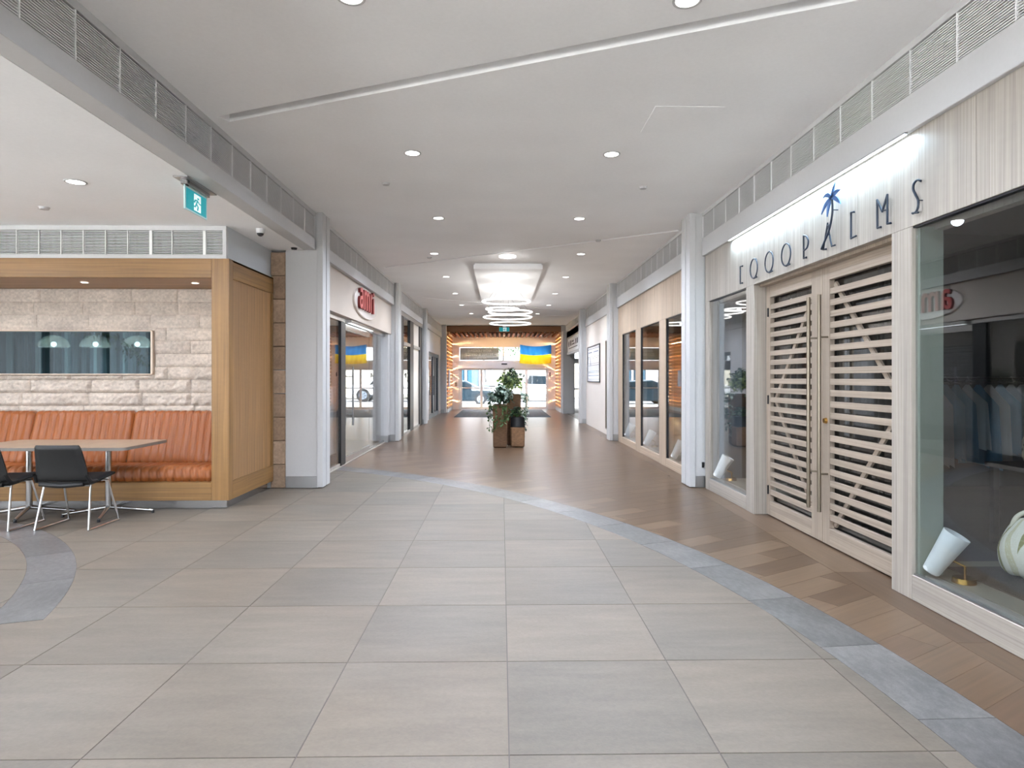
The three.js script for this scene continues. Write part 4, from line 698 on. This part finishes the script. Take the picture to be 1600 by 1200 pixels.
// ---------------------------------------------------------------- left bay 3: white wall with dark glazed door
{
  const X = -2.45, w = thing('wall_far_bay', 'white wall round a dark glazed door before the entrance on the left', 'wall', [X, 0, 23], null, 'structure');
  part('panel', [bx(X - 0.12, X, 0, 3.06, 20.06, 21.6), bx(X - 0.12, X, 2.32, 3.06, 21.6, 25.2), bx(X - 0.12, X, 0, 3.06, 25.2, 25.82)], M.whiteWall, w); part('skirting', bx(X, X + 0.008, 0.002, 0.12, 25.25, 25.82), M.steelDull, w);
  part('room', [bx(-4.6, -4.5, 0, 3.3, 20, 25.8, 0), bx(-9.2, -2.57, 0, 3.3, 25.7, 25.8, 0), bx(-4.5, -2.57, -0.01, 0.002, 20, 25.7, 0)], M.slateBlue, w);
  const d = thing('door_4', 'dark framed glazed double door in the far left white wall', 'door', [X, 0, 23.4], null, 'structure');
  part('frame', [bx(X - 0.1, X - 0.04, 0, 2.32, 21.6, 21.75), bx(X - 0.1, X - 0.04, 0, 2.32, 23.3, 23.55), bx(X - 0.1, X - 0.04, 0, 2.32, 25.05, 25.2), bx(X - 0.1, X - 0.04, 2.2, 2.32, 21.75, 25.05), bx(X - 0.1, X - 0.04, 0, 0.15, 21.75, 25.05)], mat('#2d3640', 0.4, { metalness: 0.4 }), d);
  part('pane', bx(X - 0.075, X - 0.068, 0.15, 2.2, 21.75, 23.3, 0), M.glass, d); part('pane', bx(X - 0.075, X - 0.068, 0.15, 2.2, 23.55, 25.05, 0), M.glass, d);
  part('pull_handle', cyl(V(X + 0.0, 0.8, 23.2), V(X + 0.0, 1.5, 23.2), 0.018), M.black, d);
}
// ---------------------------------------------------------------- entrance lobby: timber slats and glass doors
{
  const W = mat('#c9873f', 0.5, { map: T.oak }), WD = mat('#a9744a', 0.55, { map: T.oak });
  const XL = -2.2, XR = 2.43;
  const b = thing('timber_beam', 'brown timber header beam across the start of the entrance lobby', 'beam', [0.1, 3.3, 26.2]);
  part('board', bx(-2.23, 2.45, 3.30, H - 0.02, 26.1, 26.2, 0.004, 'x'), WD, b);
  const c = thing('slat_ceiling', 'timber slat ceiling with warm light between the slats over the entrance', 'ceiling', [0.1, 3.25, 27.5], null, 'structure');
  for (let k = 0; k < 23; k++) { const x = -2.06 + k * 0.1985; part('slat', bx(x - 0.042, x + 0.042, 3.24, 3.34, 26.2, 28.78, 0.003, 'z'), mat(['#a8683c', '#b3713f', '#9c6038'][k % 3], 0.55, { map: T.oak }), c); }
  part('ceiling_board', bx(-2.3, 2.5, 3.5, 3.52, 26.2, 28.8, 0), mat('#5a4a3e', 0.9), c);
  for (const [s, x, lb] of [[-1, XL, 'left'], [1, XR, 'right']]) {
    const g = thing(`wall_slatted_${lb}`, `wall of warm backlit horizontal timber slats on the ${lb} of the entrance`, 'wall', [x, 0, 27.5], null, 'structure');
    part('backing', bx(x + s * 0.16, x + s * 0.3, 0, H, 26.1, 28.9, 0), M.cream, g);
    for (let k = 0; k < 21; k++) part('slat', bx(x, x + s * 0.05, 0.16 + k * 0.148, 0.16 + k * 0.148 + 0.1, 26.2, 28.78, 0.004, 'z'), W, g);
    part('skirting', bx(x, x + s * 0.1, 0.002, 0.15, 26.2, 28.78), M.steelDull, g);
    const l = thing('slat_light', `warm light strips behind the ${lb} timber slats`, 'light', [x + s * 0.13, 0.3, 27.5]);
    for (let k = 0; k < 5; k++) { const y = 0.45 + k * 0.62; part('led_strip', bx(x + s * 0.15, x + s * 0.16, y, y + 0.03, 26.25, 28.75, 0), mat('#ffffff', 0.5, { emissive: new THREE.Color(1, 0.72, 0.36), emissiveIntensity: 12 }), l);
      const q = new THREE.RectAreaLight(new THREE.Color(1, 0.74, 0.4), 120, 2.5, 0.03); q.position.set(s * 0.015, y + 0.015 - 0.3, 0); q.rotation.y = s > 0 ? Math.PI / 2 : -Math.PI / 2; q.name = 'strip_lamp'; l.add(q); }
  }
  [[-1.47, 'left'], [0.12, 'middle'], [1.71, 'right']].forEach(([x, n]) => downlight(x, 3.238, 27.5, 0.05, 9, `small downlight in the ${n} of the timber slat ceiling at the entrance`));
  // entrance wall
  const D = 28.8, Wm = mat('#eadbd0', 0.5, { map: T.paint }), F = mat('#d9d5d2', 0.4), e = thing('wall_entrance', 'pale pink-white entrance wall round the sliding glass doors', 'wall', [0.1, 0, D], null, 'structure');
  part('panel', [bx(-2.5, -1.93, 0, 3.5, D, D + 0.15), bx(2.11, 2.75, 0, 3.5, D, D + 0.15), bx(-1.93, 2.11, 2.80, 3.5, D, D + 0.15)], Wm, e);
  part('operator_header', bx(-1.93, 2.11, 1.845, 2.21, D - 0.05, D + 0.15, 0.004), F, e);
  part('jamb', [bx(-1.93, -1.83, 0, 1.845, D + 0.02, D + 0.12), bx(2.065, 2.11, 0, 1.845, D + 0.02, D + 0.12), bx(0.05, 0.12, 2.21, 2.8, D + 0.02, D + 0.12), bx(-1.93, -1.885, 2.21, 2.8, D + 0.02, D + 0.12), bx(2.07, 2.11, 2.21, 2.8, D + 0.02, D + 0.12)], F, e);
  part('pane', bx(-1.885, 0.05, 2.21, 2.8, D + 0.06, D + 0.068, 0), M.glass, e); part('pane', bx(0.12, 2.07, 2.21, 2.8, D + 0.06, D + 0.068, 0), M.glass, e);
  [[-1.83, -0.9], [-0.9, 0.11], [0.12, 1.13], [1.135, 2.065]].forEach(([a, q], i) => {
    const g = thing(`door_${5 + i}`, `white framed sliding glass door leaf, ${['first', 'second', 'third', 'fourth'][i]} from the left of the entrance`, 'door', [(a + q) / 2, 0, D], null, 'structure'), f = 0.055, dd = i === 1 || i === 2 ? D + 0.02 : D + 0.08;
    part('frame', [bx(a, a + f, 0.01, 1.845, dd, dd + 0.04), bx(q - f, q, 0.01, 1.845, dd, dd + 0.04), bx(a + f, q - f, 1.78, 1.845, dd, dd + 0.04), bx(a + f, q - f, 0.01, 0.11, dd, dd + 0.04), bx(a + f, q - f, 0.95, 0.995, dd, dd + 0.04)], F, g);
    part('pane', bx(a + f, q - f, 0.11, 0.95, dd + 0.016, dd + 0.022, 0), M.glass, g); part('pane', bx(a + f, q - f, 0.995, 1.78, dd + 0.016, dd + 0.022, 0), M.glass, g);
  });
  single('motion_sensor', new RoundedBoxGeometry(0.26, 0.055, 0.06, 3, 0.015).translate(0.13, 2.05, -(D - 0.08)), M.black, 'black motion sensor on the header above the sliding doors', 'sensor');
  single('door_notice', bx(-0.55, -0.27, 1.03, 1.08, D - 0.002, D + 0.018), M.darkMetal, 'thin dark notice strip on the second sliding door leaf', 'notice');
  single('card_reader', bx(-2.09, -2.0, 1.05, 1.22, D - 0.04, D, 0.006), M.bronze, 'small bronze door switch on the wall left of the doors', 'switch');
  single('door_switch', bx(2.17, 2.21, 1.5, 1.68, D - 0.03, D, 0.004), M.black, 'slim black switch on the wall right of the doors', 'switch');
  const lt = canvasTex(512, 160, (c, w, h) => { c.fillStyle = '#8f8f86'; c.fillRect(0, 0, w, h); c.save(); c.translate(w, 0); c.scale(-1, 1); c.fillStyle = '#c6c6be'; c.textAlign = 'center'; c.font = 'bold 46px sans-serif'; c.fillText('NOW LEASING', w / 2, 54); c.fillText('RETAIL & OFFICE', w / 2, 104); c.font = '22px sans-serif'; c.fillText('VISIT US  OR  CALL', w / 2, 142); c.restore(); });
  const ls = thing('leasing_banner', 'grey banner with reversed leasing lettering behind the left transom glass', 'sign', [-0.95, 2.22, D + 0.12]);
  part('sheet', bx(-1.87, -0.12, 2.23, 2.78, D + 0.115, D + 0.119, 0), mat('#8f8f86', 0.8), ls); part('print', new THREE.PlaneGeometry(1.74, 0.545).translate(-0.995, 2.505, -(D + 0.113)), mat('#ffffff', 0.8, { map: lt }), ls);
  // flag hanging across the right transom
  const flag = thing('flag', 'blue and yellow flag hung from two corners above the right-hand doors', 'flag', [1.53, 2.0, D - 0.1]);
  const cloth = (v0, v1) => { const pos = [], uv = [], idx = [], U = 40, N = 10; for (let j = 0; j <= N; j++) for (let i = 0; i <= U; i++) { const u = i / U, v = v0 + (v1 - v0) * j / N, sag = 0.09 * Math.sin(Math.PI * u), x = 0.83 + 1.41 * u - 0.02 * v; pos.push(x, 2.92 - sag - v * 0.84 * (1 - 0.06 * Math.sin(Math.PI * u)), -(D - 0.14 + 0.022 * Math.sin(u * 19 + v * 3) + 0.012 * Math.sin(u * 41 - v * 5) - 0.05 * v)); uv.push(u, v); } for (let j = 0; j < N; j++) for (let i = 0; i < U; i++) { const a = j * (U + 1) + i; idx.push(a, a + U + 1, a + 1, a + 1, a + U + 1, a + U + 2); } const g = new THREE.BufferGeometry(); g.setAttribute('position', new THREE.Float32BufferAttribute(pos, 3)); g.setAttribute('uv', new THREE.Float32BufferAttribute(uv, 2)); g.setIndex(idx); g.computeVertexNormals(); return g; };
  const fm = (c) => new THREE.MeshPhysicalMaterial({ color: c, roughness: 1, transmission: 0.5, thickness: 0, side: THREE.DoubleSide });
  part('hook', [cyl(V(0.84, 2.9, D), V(0.84, 2.9, D - 0.15), 0.008), cyl(V(2.23, 2.9, D), V(2.23, 2.9, D - 0.15), 0.008)], M.steel, flag); part('blue_half', cloth(0, 0.5), fm('#1f86d6'), flag); part('yellow_half', cloth(0.5, 1), fm('#efcf12'), flag);
  const m = single('door_mat', bx(-1.72, 1.8, 0.0005, 0.01, 23.15, 28.6, 0.004), mat('#7b858d', 0.95, { map: T.mat, bumpMap: T.mat, bumpScale: 0.003 }), 'wide grey-blue entrance mat in front of the sliding doors', 'mat');
  single('wall_sign', bx(XL - 0.001, XL + 0.03, 1.05, 1.75, 26.6, 27.1, 0.004), mat('#57517a', 0.3), 'narrow dark purple panel on the left slatted wall', 'panel');
}
// ---------------------------------------------------------------- street outside
{
  const conc = mat('#97948e', 0.9, { map: T.slate }), pave = mat('#f4f2ee', 0.9, { map: T.paint }), asph = mat('#8d8f92', 0.95, { map: T.slate });
  const gr = thing('ground', 'pale pavement and street outside the entrance', 'ground', [0, -0.03, 50], null, 'structure');
  part('pavement', bx(-40, 40, -0.3, -0.012, 29.0, 35.0, 0), conc, gr); part('street', bx(-40, 40, -0.3, -0.12, 35.0, 46, 0), asph, gr); part('far_pavement', bx(-40, 40, -0.3, -0.012, 46, 70, 0), conc, gr);
  part('back_pavement', [bx(-40, 40, -0.3, -0.02, -45, -9.5, 0), bx(-45, -9.5, -0.3, -0.02, -9.5, 29, 0)], pave, gr); part('side_pavement', bx(4.3, 40, -0.3, -0.02, 25.8, 29.0, 0), conc, gr);
  const bl = thing('glass_building', 'pale building with blue windows across the street on the left', 'building', [-6, 0, 52]);
  part('wall', [bx(-14, -0.9, -0.01, 12, 51, 58, 0)], mat('#e9e2e4', 0.9), bl); 
  for (let k = 0; k < 4; k++) { const f = part('window', bx(-6.2 + k * 1.15, -5.25 + k * 1.15, 0.5, 2.6, 50.9, 51.02), mat('#1d3a4a', 0.25), bl); part('pane', bx(-6.1 + k * 1.15, -5.35 + k * 1.15, 0.6, 2.5, 50.88, 50.9, 0), mat('#3c6278', 0.1), f); }
  const wl = thing('white_hoarding', 'white hoarding with dark triangles and lettering across the street on the right', 'hoarding', [4, 0, 48.5]);
  part('board', bx(-0.6, 11, -0.01, 2.75, 48.5, 48.6), mat('#f6efdc', 0.9), wl);
  const txt = (s, size, x, y, m, p = wl) => { const g = new TextGeometry(s, { font, size, depth: 0.02, curveSegments: 4, bevelEnabled: false }); g.translate(x, y, -48.49); part('lettering', g, m, p); };
  txt('INTON I AM', 0.34, 2.02, 1.45, mat('#24221f', 0.8)); txt('TING SHERW', 0.2, 2.15, 1.02, mat('#4a4740', 0.8));
  for (const [x, up] of [[1.45, -1], [1.72, 1], [1.99, -1], [2.28, -1]]) { const s = new THREE.Shape([[-0.13, -0.12 * up], [0.13, -0.12 * up], [0, 0.12 * up]].map((q) => new THREE.Vector2(...q))); part('triangle', new THREE.ExtrudeGeometry(s, { depth: 0.02, bevelEnabled: false }).translate(x, x > 2.2 ? 2.25 : 1.62, -48.49), mat('#141312', 0.8), wl); }
  const tr = thing('street_tree', 'green street tree across the road above the right-hand doors', 'tree', [-0.5, 0, 47.5]);
  part('trunk', tube([V(-1.1, -0.02, 47.5), V(-1.2, 1.5, 47.5), V(-1.35, 3.2, 47.5)], 0.09, 16, 8), mat('#4a443e', 0.9), tr);
  part('foliage', leafGeo(1400, () => { const a = rnd() * 6.3, r = Math.sqrt(rnd()) * 2.4; return { p: V(0.4 + r * Math.cos(a) * 1.3, 4.6 + rr(-1.5, 1.6), 47.5 + r * Math.sin(a)), len: rr(0.18, 0.3), wid: 0.13, yaw: rnd() * 6.3, pitch: rr(-0.6, 1.2) }; }), leafMat('#3f6a24'), tr, 'stuff');
}
function car(name, label, xr, d, s, prof, glassProf, paint, wheels, r) {           // profile in (x along the street, height)
  const g = thing(name, label, 'car', [xr, -0.12, d]), sh = (p) => new THREE.Shape(p.map(([a, b]) => new THREE.Vector2(xr + s * a, b - 0.12)));
  part('body', new THREE.ExtrudeGeometry(sh(prof), { depth: 1.5, bevelEnabled: true, bevelSize: 0.06, bevelThickness: 0.12, bevelSegments: 3 }).translate(0, 0, -d - 0.75), paint, g);
  for (const gp of glassProf) part('window', new THREE.ExtrudeGeometry(sh(gp), { depth: 1.78, bevelEnabled: false }).translate(0, 0, -d - 0.89), mat('#16242c', 0.08), g);
  for (const w of wheels) for (const side of [-0.84, 0.84]) {
    const t = part('wheel', new THREE.CylinderGeometry(r, r, 0.22, 28).rotateX(Math.PI / 2).translate(xr + s * w, r - 0.12, -d + side), mat('#14171a', 0.8), g);
    part('rim', new THREE.CylinderGeometry(r * 0.62, r * 0.62, 0.24, 20).rotateX(Math.PI / 2).translate(xr + s * w, r - 0.12, -d + side), mat('#aebccb', 0.3, { metalness: 0.7 }), t);
    const sp = []; for (let k = 0; k < 6; k++) { const a = k * Math.PI / 3; sp.push(cyl(new THREE.Vector3(xr + s * w + Math.cos(a) * r * 0.2, r - 0.12 + Math.sin(a) * r * 0.2, -d + side + Math.sign(side) * 0.125), new THREE.Vector3(xr + s * w + Math.cos(a) * r * 0.52, r - 0.12 + Math.sin(a) * r * 0.52, -d + side + Math.sign(side) * 0.125), r * 0.07)); } part('spokes', sp, mat('#4a545e', 0.5), t);
  }
}
car('sedan', 'blue-grey sedan parked outside behind the left-hand doors', -0.35, 37.6, -1, [[0.0, 0.3], [0.02, 0.55], [0.15, 0.7], [0.9, 0.88], [1.75, 1.32], [3.0, 1.38], [4.0, 0.98], [4.5, 0.9], [4.55, 0.35], [4.4, 0.26], [0.2, 0.26]], [[[1.05, 0.92], [1.8, 1.27], [2.3, 1.29], [2.3, 0.95]], [[2.38, 0.95], [2.38, 1.29], [2.95, 1.31], [3.7, 0.98]]], mat('#22343f', 0.25, { metalness: 0.3 }), [0.85, 3.65], 0.33);
car('pickup_truck', 'white pickup truck parked outside behind the right-hand doors', 4.7, 42.2, -1, [[0, 0.55], [0, 1.0], [1.3, 1.08], [1.75, 1.75], [3.0, 1.8], [3.3, 1.15], [5.4, 1.12], [5.45, 0.6], [5.3, 0.5], [0.2, 0.5]], [[[1.42, 1.12], [1.85, 1.68], [2.9, 1.7], [3.1, 1.16]]], mat('#eef0f2', 0.3), [1.0, 2.3 + 2.0], 0.43);
single('parked_van', new RoundedBoxGeometry(3.2, 1.0, 1.6, 4, 0.25).translate(0.3, 0.62, -46.6), mat('#3d5d75', 0.3), 'blue van across the street behind the plants', 'car');
// ---------------------------------------------------------------- planters with plants
function planter(x, d, w, h, taper, m, label, liner) {
  const g = thing('planter', label, 'planter', [x, 0, d], 'tapered timber planters in the corridor');
  const geo = new RoundedBoxGeometry(w, h, w, 4, 0.035), p = geo.attributes.position; for (let i = 0; i < p.count; i++) { const k = 1 + taper * (p.getY(i) / h), y = p.getY(i); p.setX(i, p.getX(i) * k); p.setZ(i, p.getZ(i) * k); geo.attributes.uv.setXY(i, p.getX(i) + p.getZ(i), y); }
  geo.computeVertexNormals(); geo.translate(x, h / 2 + 0.001, -d); part('body', geo, m, g);
  if (liner) { const q = new THREE.CylinderGeometry(w * 0.66, w * 0.72, liner, 4, 1).rotateY(Math.PI / 4).translate(x, h + liner / 2, -d); part('liner', q, M.black, g); }
  part('soil', bx(x - w * 0.4, x + w * 0.4, h + (liner ?? 0) - 0.01, h + (liner ?? 0) + 0.006, d - w * 0.4, d + w * 0.4), mat('#2e251f', 1), g);
}
const rough = mat('#8b6748', 0.8, { map: T.slate, bumpMap: T.fine, bumpScale: 0.006 }), rough2 = mat('#a57c58', 0.75, { map: T.slate, bumpMap: T.fine, bumpScale: 0.003 });
planter(-0.03, 13.16, 0.29, 0.88, 0.06, rough, 'tall brown timber planter with trailing vines, in front');
planter(0.335, 13.28, 0.29, 0.415, 0.07, rough2, 'short timber planter with a black liner, at the right', 0.2);
planter(0.26, 13.66, 0.3, 1.08, 0.05, rough, 'tallest timber planter, standing at the back of the group');
function bush(name, label, x, y, d, rx, ry, n, mats, trails = [], len = [0.06, 0.12]) {
  const g = thing(name, label, 'plant', [x, y, d], 'leafy plants in the timber planters');
  mats.forEach((m, k) => part('foliage', leafGeo(Math.round(n / mats.length), () => { const a = rnd() * 6.283, q = Math.pow(rnd(), 0.55), e = rnd() * 1.9 - 0.35; return { p: V(x + rx * q * Math.cos(a) * Math.cos(e), y + ry * (0.35 + 0.65 * q * Math.sin(e)) + k * 0.03, d + rx * q * Math.sin(a) * Math.cos(e)), len: rr(...len), wid: rr(0.045, 0.075), yaw: rnd() * 6.3, pitch: rr(-0.5, 1.1) }; }), m, g, 'stuff'));
  const st = []; for (let k = 0; k < 9; k++) { const a = k * 0.7; st.push(tube([V(x, y, d), V(x + rx * 0.3 * Math.cos(a), y + ry * 0.4, d + rx * 0.3 * Math.sin(a)), V(x + rx * 0.7 * Math.cos(a), y + ry * 0.75, d + rx * 0.7 * Math.sin(a))], 0.005, 10, 5)); } part('stems', st, LEAF.mid, g);
  for (const [tx, td, drop, m] of trails) { const pts = [V(x + tx * 0.6, y + 0.04, d + td * 0.6), V(x + tx, y - 0.02, d + td), V(x + tx * 1.05, y - drop * 0.5, d + td * 1.05), V(x + tx * 0.98, y - drop, d + td * 1.02)], c = new THREE.CatmullRomCurve3(pts), v = part('trailing_vine', new THREE.TubeGeometry(c, 20, 0.004, 5), LEAF.mid, g);
    part('vine_leaves', leafGeo(Math.round(14 + drop * 32), () => { const p = c.getPoint(0.2 + 0.8 * rnd()); p.x += rr(-0.04, 0.04); p.z += rr(-0.03, 0.03); return { p, len: rr(0.05, 0.085), wid: 0.045, yaw: rnd() * 6.3, pitch: rr(0.2, 1.3) }; }), m, v, 'stuff'); }
}
bush('vine_plant', 'dark green trailing vine plant filling the tall front planter', -0.03, 0.87, 13.14, 0.27, 0.36, 520, [LEAF.dark, LEAF.dark, LEAF.pale], [[-0.21, -0.02, 0.55, LEAF.mid], [-0.19, 0.12, 0.42, LEAF.dark], [0.04, -0.18, 0.42, LEAF.mid], [-0.08, -0.18, 0.5, LEAF.mid], [0.12, -0.17, 0.3, LEAF.mid]]);
bush('leafy_plant', 'bright yellow-green leafy plant in the tallest rear planter', 0.19, 1.1, 13.62, 0.29, 0.44, 640, [LEAF.light, LEAF.light, LEAF.mid, LEAF.dark], [[0.3, 0.0, 0.75, LEAF.dark], [0.27, -0.14, 0.9, LEAF.pale], [0.33, 0.1, 0.6, LEAF.pale]]);
bush('small_plant', 'small low green plant in the black-lined planter', 0.33, 0.61, 13.28, 0.19, 0.19, 130, [LEAF.mid, LEAF.dark], [], [0.06, 0.11]);
// ---------------------------------------------------------------- ceiling fittings
{
  const pr = [[-0.845, 1.051, 6.09], [-0.84, 1.044, 8.56], [-1.153, 1.37, 11.0], [-1.166, 1.363, 13.52], [-1.169, 1.356, 16.18], [-1.166, 1.383, 18.74], [-1.0, 1.2, 21.26]], o = ['first', 'second', 'third', 'fourth', 'fifth', 'sixth', 'seventh'];
  pr.forEach(([a, b, d], i) => { downlight(a, H, d, 0.082, DOWNLIGHT, `round corridor downlight, left of the ${o[i]} pair from the camera`); downlight(b, H, d, 0.082, DOWNLIGHT, `round corridor downlight, right of the ${o[i]} pair from the camera`); });
  [[3.6], [1.15], [-1.3], [-3.75], [-6.2]].forEach(([d], i) => { downlight(-0.845, H, d, 0.082, DOWNLIGHT, `corridor downlight above or behind the camera, left of pair ${['one', 'two', 'three', 'four', 'five'][i]}`); downlight(1.05, H, d, 0.082, DOWNLIGHT, `corridor downlight above or behind the camera, right of pair ${['one', 'two', 'three', 'four', 'five'][i]}`); });
  downlight(-3.583, HC, 5.445, 0.085, DOWNLIGHT * 0.8, 'round downlight in the lower cafe ceiling near the exit sign');
  [[-5.9, 5.445], [-3.583, 2.9], [-5.9, 2.9], [-3.583, 0.3], [-5.9, 0.3], [-3.583, -2.8], [-5.9, -2.8]].forEach(([x, d], i) => downlight(x, HC, d, 0.085, DOWNLIGHT * 0.8, `cafe ceiling downlight outside the picture, ${o[i]} of the grid`));
  downlight(-4.2, 3.3, 11.2, 0.08, 14, 'downlight inside the glass-fronted shop, near the counter'); downlight(-4.2, 3.3, 13.2, 0.08, 14, 'downlight inside the glass-fronted shop, near its far wall');
  downlight(4.2, 3.3, 3.4, 0.08, 2.2, 'downlight in the dim ceiling of the fashion shop at the right edge');
  const det = (x, y, d, lb, m = M.white, r = 0.045) => single('sprinkler_cover', new THREE.CylinderGeometry(r, r * 0.8, 0.022, 24).translate(x, y - 0.011, -d), m, lb, 'sprinkler', 'small round covers in the ceilings');
  det(-1.266, H, 7.037, 'small white sprinkler cover on the left of the corridor ceiling between the first downlights'); det(1.585, H, 7.131, 'small white sprinkler cover on the right of the corridor ceiling between the first downlights'); det(-1.275, H, 11.35, 'small white sprinkler cover on the left near the second ceiling slot'); det(1.5, H, 9.9, 'small white sprinkler cover on the right near the second ceiling slot');
  det(-4.423, HC, 6.264, 'small white sprinkler cover in the cafe ceiling', M.white, 0.05); det(-2.632, HC, 8.17, 'small dark round sensor in the cafe ceiling near the column', M.darkMetal, 0.04);
  single('access_panel', bx(1.21, 1.76, H - 0.003, H + 0.002, 5.01, 5.54, 0.001), M.ceiling, 'square flush access panel in the corridor ceiling', 'panel');
  // dome camera
  const c = thing('dome_camera', 'white dome security camera under the cafe ceiling', 'camera', [-2.67, HC - 0.1, 7.137]);
  part('housing', new THREE.CylinderGeometry(0.05, 0.042, 0.05, 28).translate(-2.67, HC - 0.025, -7.137), M.white, c); part('dome', new THREE.SphereGeometry(0.036, 24, 12, 0, Math.PI * 2, Math.PI / 2, Math.PI / 2).translate(-2.67, HC - 0.048, -7.137), mat('#1a1a1c', 0.08), c);
  // flush disc and dropped panel with ring pendants
  const dl = thing('ceiling_disc_light', 'flat round ceiling light in front of the dropped panel', 'light', [0.105, H, 11.2]); part('disc', new THREE.CylinderGeometry(0.15, 0.15, 0.02, 40).translate(0.105, H - 0.01, -11.2), M.ring, dl); part('rose', new THREE.CylinderGeometry(0.012, 0.012, 0.03, 12).translate(0.105, H - 0.03, -11.2), M.steelDull, dl);
  { const l = new THREE.PointLight(new THREE.Color(1, 0.98, 0.95), 0.3); l.position.set(0, -0.06, 0); l.name = 'disc_lamp'; l.shadow.radius = 1; dl.add(l); }
  const p = thing('dropped_panel', 'white rectangular panel dropped below the corridor ceiling with ring lights', 'panel', [0.12, 3.45, 14.8]);
  part('board', bx(-0.52, 0.77, 3.45, 3.462, 11.92, 17.7, 0.002), M.ceiling, p); part('upstand', [bx(-0.5, 0.75, 3.462, H, 11.95, 17.67, 0)], M.ceiling, p);
  part('front_trim', bx(-0.52, 0.77, 3.462, 3.53, 11.92, 11.945), M.ceiling, p);
  [[0.096, 12.8, 0.475], [0.02, 14.2, 0.36], [0.207, 14.85, 0.5], [0.153, 16.1, 0.6], [0.247, 18.0, 0.57]].forEach(([x, d, r], i) => {
    const y = 2.95, g = thing('ring_pendant', `glowing white ring pendant, ${['nearest and lowest in view', 'second, the smallest', 'third', 'fourth, the widest', 'farthest, before the timber beam'][i]}`, 'light', [x, y, d], 'white ring pendants under the dropped panel');
    part('ring', new THREE.TorusGeometry(r, 0.017, 12, 72).rotateX(Math.PI / 2).translate(x, y, -d), M.ring, g);
    for (let k = 0; k < 3; k++) { const a = k * 2.094 + 0.5 + i, px = x + r * Math.cos(a), pd = d + r * Math.sin(a), tx = x + 0.05 * Math.cos(a), td = Math.min(17.4, d) + 0.05 * Math.sin(a); part('wire', cyl(V(px, y + 0.02, pd), V(tx, i === 4 ? H : 3.45, i === 4 ? d : td), 0.0022, 0.0022, 5), M.steelDull, g); }
    part('canopy', new THREE.CylinderGeometry(0.06, 0.06, 0.03, 24).translate(x, (i === 4 ? H : 3.45) - 0.015, -(i === 4 ? d : Math.min(17.4, d))), M.chrome, g);
    const l = new THREE.PointLight(new THREE.Color(1, 0.985, 0.96), RINGLIGHT); l.position.set(0, 0, 0); l.name = 'ring_lamp'; l.shadow.radius = 1.5; g.add(l);
  });
}
// exit signs
function exitTex() { return canvasTex(256, 256, (c, w, h) => { c.fillStyle = '#0a929b'; c.fillRect(0, 0, w, h); c.fillStyle = '#eafaf6'; c.fillRect(96, 22, 88, 212); c.fillStyle = '#0a929b'; c.beginPath(); c.arc(150, 66, 14, 0, 7); c.fill(); c.lineWidth = 17; c.lineCap = 'round'; c.lineJoin = 'round'; c.strokeStyle = '#0a929b'; c.beginPath(); c.moveTo(140, 92); c.lineTo(128, 142); c.lineTo(150, 172); c.lineTo(142, 214); c.moveTo(128, 142); c.lineTo(112, 184); c.lineTo(84, 186); c.moveTo(140, 92); c.lineTo(112, 100); c.lineTo(104, 130); c.moveTo(140, 92); c.lineTo(162, 122); c.lineTo(184, 126); c.stroke(); }); }
{
  const tx = exitTex(), face = mat('#ffffff', 0.4, { map: tx, emissive: new THREE.Color(1, 1, 1), emissiveMap: tx, emissiveIntensity: 0.45 });
  const g = thing('exit_sign', 'green running-man exit sign hanging edge-on from the cafe ceiling', 'sign', [-2.6, HC - 0.25, 5.55]);
  part('mounting_plate', bx(-2.68, -2.56, HC - 0.012, HC, 5.26, 5.8), M.steelDull, g); part('bracket', bx(-2.645, -2.595, HC - 0.05, HC - 0.012, 5.32, 5.74), M.steel, g);
  part('panel', bx(-2.625, -2.615, HC - 0.25, HC - 0.05, 5.33, 5.73, 0.001), mat('#cfeeee', 0.2), g);
  part('face', new THREE.PlaneGeometry(0.36, 0.17).rotateY(Math.PI / 2).translate(-2.6135, HC - 0.152, -5.53), face, g);
  part('lamp_head', cyl(V(-2.62, HC - 0.055, 5.36), V(-2.62, HC - 0.012, 5.36), 0.022, 0.03), M.black, g);
  const e = thing('exit_sign', 'small green exit sign hanging in front of the timber beam', 'sign', [0.11, 3.28, 25.6]);
  part('panel', bx(-0.09, 0.32, 3.28, 3.45, 25.6, 25.62, 0.002), mat('#cfeeee', 0.2), e); part('face', new THREE.PlaneGeometry(0.4, 0.16).translate(0.115, 3.365, -25.598), face, e); part('bracket', bx(0.05, 0.18, 3.45, H, 25.6, 25.62), M.steel, e);
}
// outlet on the right column
{ const g = thing('wall_outlet', 'small black outlet on the side of the nearest right column', 'outlet', [2.615, 0.27, 8.262]); part('plate', bx(2.6, 2.632, 0.26, 0.33, 8.256, 8.27, 0.003), M.black, g); part('socket', bx(2.608, 2.624, 0.28, 0.31, 8.252, 8.256), M.darkMetal, g); }

scene.traverse((o) => { if (o.isMesh) { o.castShadow = o.receiveShadow = true; } else if (o.isLight && !o.isRectAreaLight) o.castShadow = true; });
renderer.render(scene, camera);
